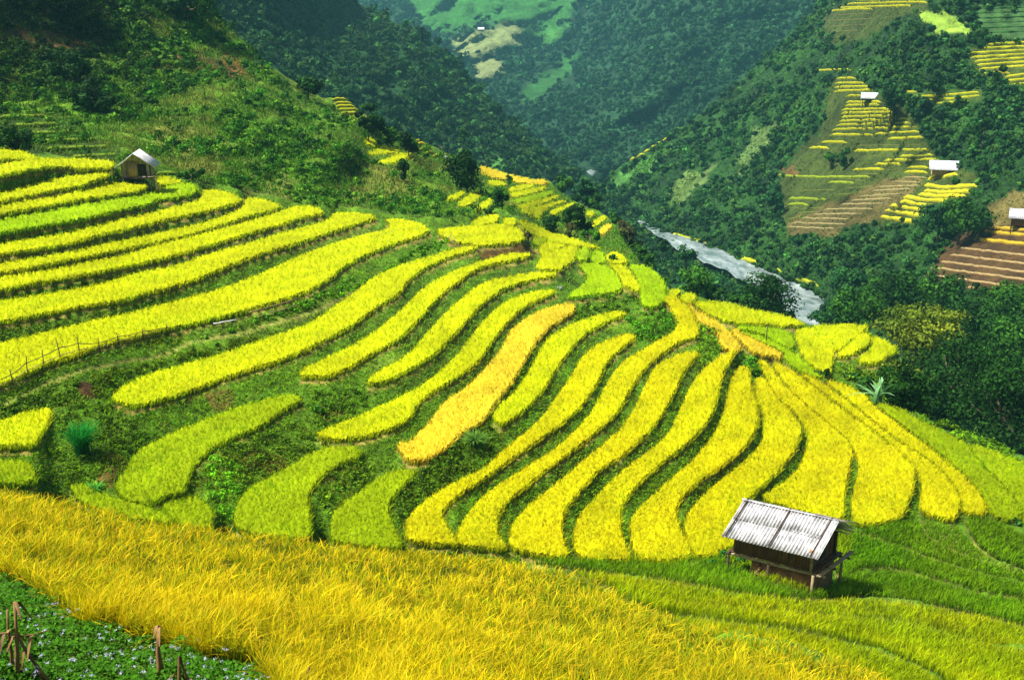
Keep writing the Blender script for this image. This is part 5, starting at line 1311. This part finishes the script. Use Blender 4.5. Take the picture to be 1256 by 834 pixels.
TREES = [
 # u, base v, r, width, height, palette, label, kwargs
 (452,174,rH(452,176),26,52,DK,"dark slender tree beside the small yellow stair high on the left ridge",dict(trunk_frac=.1)),
 (464,172,rH(464,176),26,32,DK,"dark round bush right against the slender tree on the left ridge",dict(trunk_frac=.0,cat="bush",name="bush")),
 (479,178,rH(479,180),24,24,MD,"rounded green bush between the dark ridge tree and the pale rice stair",dict(trunk_frac=.0,cat="bush",name="bush")),
 (501,192,rH(501,194),27,31,DK,"dark dome shaped bush just left of the pale rice stair",dict(trunk_frac=.0,cat="bush",name="bush")),
 (494,222,rH(494,224),24,30,DK,"dark pointed bush below the winding yellow beds of the left ridge",dict(trunk_frac=.0,cat="bush",name="bush",top_w=.5)),
 (573,237,rH(573,236),48,50,DK,"big dark leaning tree at the head of three short rice beds",dict(trunk_frac=.06,lean=-.08)),
 (566,190,300,10,38,MD,"thin curved bamboo plume rising above the ridge beside the forested spur",dict(trunk_frac=.05,name="bamboo",cat="bamboo",lean=.05)),
 (616,256,rH(616,258),20,30,DK,"small dark tree right of the three short rice beds",dict(trunk_frac=.05)),
 (624,228,rH(624,230),9,14,MD,"tiny bush standing on the distant terrace fan",dict(trunk_frac=.0,cat="bush",name="bush")),
 (600,262,rH(600,264),16,10,MD,"low bush at the foot of the small dark tree by the three short beds",dict(trunk_frac=.0,cat="bush",name="bush")),
 (676,284,rH(676,286),26,24,DK,"round bush, leftmost of the dark cluster below the distant terrace fan",dict(trunk_frac=.0,cat="bush",name="bush")),
 (708,283,rH(708,285),30,34,DK,"tallest dark round tree of the cluster below the distant terrace fan",dict(trunk_frac=.05)),
 (718,285,rH(718,287),18,22,DK,"dark bush tucked at the right of the tallest tree in the cluster",dict(trunk_frac=.0,cat="bush",name="bush")),
 (700,292,rH(700,293),17,22,BR,"brownish small bush in front of the dark cluster",dict(trunk_frac=.0,cat="bush",name="bush")),
 (725,296,rH(722,298),30,16,LT,"bright low shrub right of the brownish bush",dict(trunk_frac=.0,cat="shrub",name="shrub")),
 (689,240,245,27,32,MD,"green tree at the end of the distant terrace fan, left of the tallest valley tree",dict(trunk_frac=.05)),
 (717,262,240,26,54,TE,"tallest valley tree beyond the distant terrace fan, with a light crown",dict(trunk_frac=.08,top_w=.7)),
 (705,262,235,22,26,DK,"dark low tree at the foot of the tallest valley tree",dict(trunk_frac=.05)),
 (728,262,238,22,28,MD,"round tree on the right foot of the tallest valley tree",dict(trunk_frac=.05)),
 (738,238,420,12,14,DK,"small dark tree beside the far bend of the river",dict(trunk_frac=.05)),
 (753,281,195,18,22,MD,"conical tree beside the last steps of the distant fan",dict(trunk_frac=.05,top_w=.6)),
 (768,315,170,32,50,BR,"large olive brown tree on the drop above the river",dict(trunk_frac=.04)),
 (762,318,165,30,28,DK,"dark tree at the left foot of the olive brown tree",dict(trunk_frac=.02)),
 (783,322,160,26,22,MD,"low green bush right of the olive brown tree",dict(trunk_frac=.0,cat="bush",name="bush")),
 (796,330,150,28,20,MD,"green bush on the ridge shoulder behind the lime strip",dict(trunk_frac=.0,cat="bush",name="bush")),
 (813,312,255,15,22,DK,"small dark tree standing alone on the river bank, upstream one",dict(trunk_frac=.1)),
 (842,322,225,27,20,TE,"small wide tree on the near river bank, left of the pale bamboo thicket",dict(trunk_frac=.08)),
 (852,363,150,46,38,LT,"feathery light green thicket on the river side of the ridge",dict(trunk_frac=.0,cat="thicket",name="thicket")),
 (872,370,150,34,22,MD,"green bush right of the feathery light thicket",dict(trunk_frac=.0,cat="bush",name="bush")),
 (816,358,120,22,16,MD,"leafy bush with yellow flowers by the little pair of beds",dict(trunk_frac=.0,cat="bush",name="bush")),
 (938,394,150,74,60,DK,"wide dark tree in front of the river at the edge of the yellow bed",dict(trunk_frac=.03)),
 (900,380,150,34,24,MD,"green bush at the left foot of the wide dark river tree",dict(trunk_frac=.0,cat="bush",name="bush")),
 (1092,140,rV(1092,140)-4,24,32,DK,"very dark round tree beside the rice stair of the right mountain",dict(trunk_frac=.05)),
 (1225,108,rV(1225,108)-3,13,28,DK,"slim dark tree among the rice block at the far right",dict(trunk_frac=.05)),
 (1204,180,rV(1204,180)-3,20,34,DK,"dark upright tree on the slope behind the ochre-walled hut",dict(trunk_frac=.05)),
 (1170,225,rV(1170,222)-2,11,11,MD,"little bush in the middle of the round yellow spur",dict(trunk_frac=.0,cat="bush",name="bush")),
 (1020,200,rV(1020,200)-2,28,13,MD,"low bush under the earth scar of the terraced spur",dict(trunk_frac=.0,cat="bush",name="bush")),
 (1036,206,rV(1036,206)-2,16,22,MD,"rounded tree among the broken rice strips of the spur",dict(trunk_frac=.0)),
 (951,262,rV(951,262)-3,26,36,TE,"rounded tree at the left end of the scattered green strips",dict(trunk_frac=.05)),
 (1150,290,rV(1150,290)-8,40,40,TE,"plumed bamboo clump at the foot of the yellow spur",dict(trunk_frac=.0,cat="bamboo",name="bamboo")),
 (1176,290,rV(1176,290)-8,42,50,MD,"leafy tree right of the plumed bamboo clump",dict(trunk_frac=.0)),
 (1200,285,rV(1200,285)-6,40,34,DK,"dark tree between the bamboo clump and the right edge hut",dict(trunk_frac=.0)),
 (1040,372,215,44,48,TE,"teal green tree on the far bank, directly right of the river",dict(trunk_frac=.04)),
 (1066,378,205,36,44,MD,"green tree second from the river on the far bank",dict(trunk_frac=.04)),
 (1015,402,180,40,36,TE,"bushy tree at the water's edge where the river leaves the view",dict(trunk_frac=.0)),
 (1048,408,165,60,52,MD,"broad green tree just behind the spur's yellow beds",dict(trunk_frac=.03)),
 (1100,395,190,60,60,DK,"dark wide tree behind the olive tree",dict(trunk_frac=.04)),
 (1150,385,200,60,50,MD,"green tree below the red brown terraces",dict(trunk_frac=.04)),
 (1230,400,180,80,50,MD,"spreading tree below the red brown terraces at the right edge",dict(trunk_frac=.04)),
 (1190,440,170,90,70,DK,"dark spreading tree behind the darkest grove",dict(trunk_frac=.04)),
 (1245,470,150,80,80,MD,"tree with dull green crown against the right edge",dict(trunk_frac=.05)),
 (1126,484,125,104,106,OL,"tall olive green tree with its bare trunk showing beside the spur",dict(trunk_frac=.42,dens=.85,trunk_r=.28,squash=.7)),
 (1112,492,118,46,44,OL,"low olive shrubby tree under the tall olive one",dict(trunk_frac=.05)),
 (1168,538,112,110,128,DK,"largest dark tree of the grove right of the olive tree",dict(trunk_frac=.05)),
 (1222,560,105,110,120,DK,"dark tree filling the corner between the grove and the right edge",dict(trunk_frac=.05)),
 (1290,560,110,100,130,DK,"dark tree half beyond the right edge of the grove",dict(trunk_frac=.05)),
 (1132,520,108,60,52,DK,"dark lower tree at the left foot of the grove",dict(trunk_frac=.02)),
 (1238,590,82,44,26,MD,"round green bush peeping over the rim below the grove",dict(trunk_frac=.0,cat="bush",name="bush")),
 (1185,560,84,50,26,MD,"leafy bush on the rim at the foot of the grove",dict(trunk_frac=.0,cat="bush",name="bush")),
 (1044,470,rH(1046,468),18,20,MD,"upright green shrub between the spur beds and the big slope",dict(trunk_frac=.0,cat="shrub",name="shrub")),
 (1060,484,rH(1060,482),34,26,MD,"green shrub left of the long leaved plant",dict(trunk_frac=.0,cat="shrub",name="shrub")),
 (1106,502,rH(1106,500),54,62,DK,"dark leafy shrub closing the gap between the spur beds and the rim",dict(trunk_frac=.0,cat="shrub",name="shrub")),
 (1098,466,rH(1098,464),30,26,OL,"olive shrub at the end of the outermost spur bed",dict(trunk_frac=.0,cat="shrub",name="shrub")),
 (1090,480,100,40,34,DK,"dark shrub behind the long leaved plant",dict(trunk_frac=.0,cat="shrub",name="shrub")),
 (752,324,rH(752,322),13,13,MD,"small leafy bush among the short upright beds",dict(trunk_frac=.0,cat="bush",name="bush")),
 (648,298,rH(648,300),8,14,BR,"scraggy brown sapling at the corner of the earth wall",dict(trunk_frac=.2,cat="sapling",name="sapling")),
 (1008,464,rH(1008,462),22,11,DK,"low dark leafy plant below the centre bed of the spur",dict(trunk_frac=.0,cat="plant",name="leafy_plant")),
 (1246,650,rH(1246,648),12,14,LT,"small bright green shrub near the right edge among the green rice",dict(trunk_frac=.0,cat="shrub",name="shrub")),
 (392,508,rH(392,506),18,14,LT,"bright leafy weed bush on the bank above the olive terraces",dict(trunk_frac=.0,cat="bush",name="bush")),
 (90,98,rH(90,98),60,30,DK,"dark thicket on the upper left hillside above the shaded rice strips",dict(trunk_frac=.0,cat="thicket",name="thicket")),
 (232,30,rH(232,30),70,44,MD,"leafy grove on the crest at the top of the left hill",dict(trunk_frac=.0,cat="thicket",name="thicket")),
 (60,20,rH(60,20),120,60,DK,"dark wood filling the top left corner",dict(trunk_frac=.0,cat="thicket",name="thicket")),
 (378,118,rH(378,122),34,30,DK,"dark trees poking above the left ridge skyline",dict(trunk_frac=.1)),
 (20,190,rH(20,186),40,34,DK,"dark bush at the left edge above the top rice bed",dict(trunk_frac=.0,cat="bush",name="bush")),
 (110,136,rH(110,136),70,34,DK,"dark shrubbery just above the shaded strips behind the stilt hut",dict(trunk_frac=.0,cat="bush",name="bush")),
 (235,222,rH(235,220),46,16,MD,"dark green hedge-like bush right of the gabled hut",dict(trunk_frac=.0,cat="bush",name="bush")),
]
for (u, vb, r, w, h, pal, lab, kw) in TREES:
    tree(u, vb, r, w, h, pal, lab, **kw)

# long leaved plant and the big grass tuft
def arching(P, n, L, W, ca, cb_, label, name, cat, droop=.8, spread=1.0):
    g = Geo(); PP = np.repeat(P[None], n, 0) + rng.normal(0, .12, (n, 3)) * np.array([1, 1, .1]) * L * .4
    v, q, t, cc = blades(PP, L * rng.uniform(.6, 1.1, n), np.full(n, W), np.array(ca) * rng.normal(1, .2, (n, 1)), np.array(cb_) * rng.normal(1, .2, (n, 1)), segs=5, lean=droop, wind=(0, 0), spread=spread)
    g.add(v, q, t, cc); return tag(g.build(name, M_GRASS), label, cat)
arching(hill_pt(1078, 495), 16, 2.9, .30, (.06,.18,.04), (.16,.34,.14), "plant with long arching pale leaves at the foot of the grove", "banana_plant", "plant", .9)
arching(hill_pt(102, 560), 420, 2.6, .05, (.008,.06,.012), (.02,.26,.03), "big dark green tuft of tall grass right of the small rice patch at left", "grass_tuft", "grass tuft", .42, .9)
arching(hill_pt(118, 606), 60, .9, .09, (.02,.12,.02), (.07,.34,.04), "small bright fern below the big grass tuft", "fern", "fern", .7)
arching(hill_pt(582, 548), 260, 1.3, .06, (.03,.10,.01), (.12,.26,.03), "dense grassy clump below the golden flattened rice", "grass_clump", "grass tuft", .8)
# rock
def rock(P, s, label):
    g = Geo(); n = 10; V = []; 
    for i in range(5):
        a = math.pi * i / 4
        for k in range(n):
            b = 2 * math.pi * k / n
            V.append(P + np.array([math.sin(a) * math.cos(b), math.sin(a) * math.sin(b), math.cos(a) * .7]) * s * rng.uniform(.8, 1.12))
    Q = [(i * n + k, (i + 1) * n + k, (i + 1) * n + (k + 1) % n, i * n + (k + 1) % n) for i in range(4) for k in range(n)]
    g.add(V, Q); return tag(g.build("boulder", M_STONE), label, "boulder")
rock(hill_pt(545, 194), .8, "grey boulder on the ridge above the big dark leaning tree")
rock(hill_pt(460, 240), .35, "small pale stone on the brown slope below the winding beds")
rock(hill_pt(686, 354), .35, "small stone below the scooped yellow bed")

# ------------------------------------------------------------------ foreground corner: ground cover, flowers, dry stalks
def corner():
    g = Geo()
    uv = sample_poly(COVER, 26000); P = hill_pt(uv[:, 0], uv[:, 1]); n = len(P); mm = pxm(P)
    z = .04 + .22 * (.5 + .5 * wnoise(P, .7)) * rng.random(n) ** .5
    col_ = np.array((.035,.125,.003)) * rng.normal(1, .35, (n, 1)).clip(.3, 2.2)
    v, q, cc = leaves(P + np.array([0, 0, 1]) * z[:, None], rng.normal(0, .5, (n, 3)) + np.array([0, -.3, 1]), rng.uniform(.012, .03, n), col_)
    g.add(v, q, None, cc); return g
tag(corner().build("ground_cover", M_LEAF), "low leafy green ground cover in the bottom left corner", "ground cover", kind="stuff")
g = Geo()
uv = sample_poly([(-20,770),(60,752),(110,780),(190,795),(300,822),(345,834),(345,890),(-20,890)], 170)
P = hill_pt(uv[:, 0], uv[:, 1]) + np.array([0, 0, .27])
for p in P:
    k = 12; d = rng.normal(0, 1, (k, 3)); d[:, 2] = np.abs(d[:, 2]) * .4; c_ = p + d * .015 + rng.normal(0, .02, 3)
    v, q, cc = leaves(c_, d + np.array([0, 0, .8]), np.full(k, .0065), np.broadcast_to(np.array((.48,.48,.64)), (k, 3)) * rng.normal(1, .08, (k, 1)))
    g.add(v, q, None, cc)
tag(g.build("wildflowers", M_LEAF), "tiny pale lilac wildflowers dotted over the leafy bottom left corner", "flowers", kind="stuff")
M_STALK = mat_wood("dry_stalk", (.05,.02,.006), (.30,.17,.05), 9, (1, 1, .2))
def stalk(pts_px, r, rad, label, name="dry_stalk"):
    P = np.array([world_pt(u, v, rr) for u, v, rr in pts_px]); g = Geo(); n = len(P)
    rad *= .72
    g.tube(P, [rad * (1 - .45 * i / (n - 1)) * rng.uniform(.8, 1.2) for i in range(n)], 7)
    k = 5 if rad > .016 else 2
    B = P[rng.integers(0, n, k)] ; V = []; Q = []
    for i, b in enumerate(B):
        d = np.array([rng.normal(0, .09), rng.normal(0, .06), -rng.uniform(.08, .2)]); w = np.array([.018, 0, .006])
        g.add([b - w * .6, b + w * .6, b + d * .3 + w + (0, 0, .05), b + d * .3 - w + (0, 0, .05), b + d + w * .3, b + d - w * .3], [(0, 1, 2, 3), (3, 2, 4, 5)])
    return tag(g.build(name, M_STALK), label, "dry stalk")
r0 = float(np.exp(Lat(20, 840)))
stalk([(22,850,r0),(21,800,r0),(20,770,r0),(18,738,r0)], 0, .030, "straight brown dry stalk, tallest in the bottom left corner")
stalk([(18,850,r0+.1),(14,800,r0+.1),(10,772,r0+.1),(9,748,r0+.1)], 0, .026, "dark dry stalk just left of the tallest one")
stalk([(58,836,r0-.1),(44,815,r0),(32,798,r0),(22,780,r0)], 0, .034, "bent pale dry stalk leaning right from the tallest one")
stalk([(22,780,r0),(40,778,r0),(62,772,r0)], 0, .010, "thin twig sticking out sideways from the tall dry stalks")
stalk([(0,777,r0),(8,776,r0),(22,779,r0)], 0, .014, "short pale twig at the left edge beside the dry stalks")
stalk([(196,850,r0),(196,815,r0),(194,795,r0),(195,768,r0)], 0, .045, "dry maize-like stalk with withered leaf, right of the flowers")
stalk([(220,850,r0-.3),(220,828,r0-.3),(219,805,r0-.3)], 0, .028, "short broken dry stalk right of the withered leaf one")
stalk([(232,850,r0-.3),(230,832,r0-.3),(224,815,r0-.3)], 0, .020, "leaning short dry stalk, rightmost of the foreground ones")
stalk([(378,850,r0),(378,835,r0),(379,818,r0)], 0, .03, "stub of dry stalk poking out of the golden rice at the bottom edge")
# ------------------------------------------------------------------ haze
def haze(density):
    x0, x1, y0, y1, z0, z1 = -2600, 2600, -120, 2700, -14, 900
    V = [(x, y, z) for x in (x0, x1) for y in (y0, y1) for z in (z0, z1)]
    Q = [(0, 1, 3, 2), (4, 6, 7, 5), (0, 4, 5, 1), (2, 3, 7, 6), (0, 2, 6, 4), (1, 5, 7, 3)]
    m, n, out = mat_base("haze_air")
    pv = n.nodes.new("ShaderNodeVolumePrincipled")
    pv.inputs["Color"].default_value = (.24, .74, .84, 1)
    pv.inputs["Density"].default_value = density
    pv.inputs["Anisotropy"].default_value = 0.0
    n.links.new(pv.outputs[0], out.inputs["Volume"])
    o = link("haze", new_mesh("haze", V, Q), m)
    tag(o, "thin blue haze hanging in the valley air", "haze", kind="stuff")
haze(.00015)
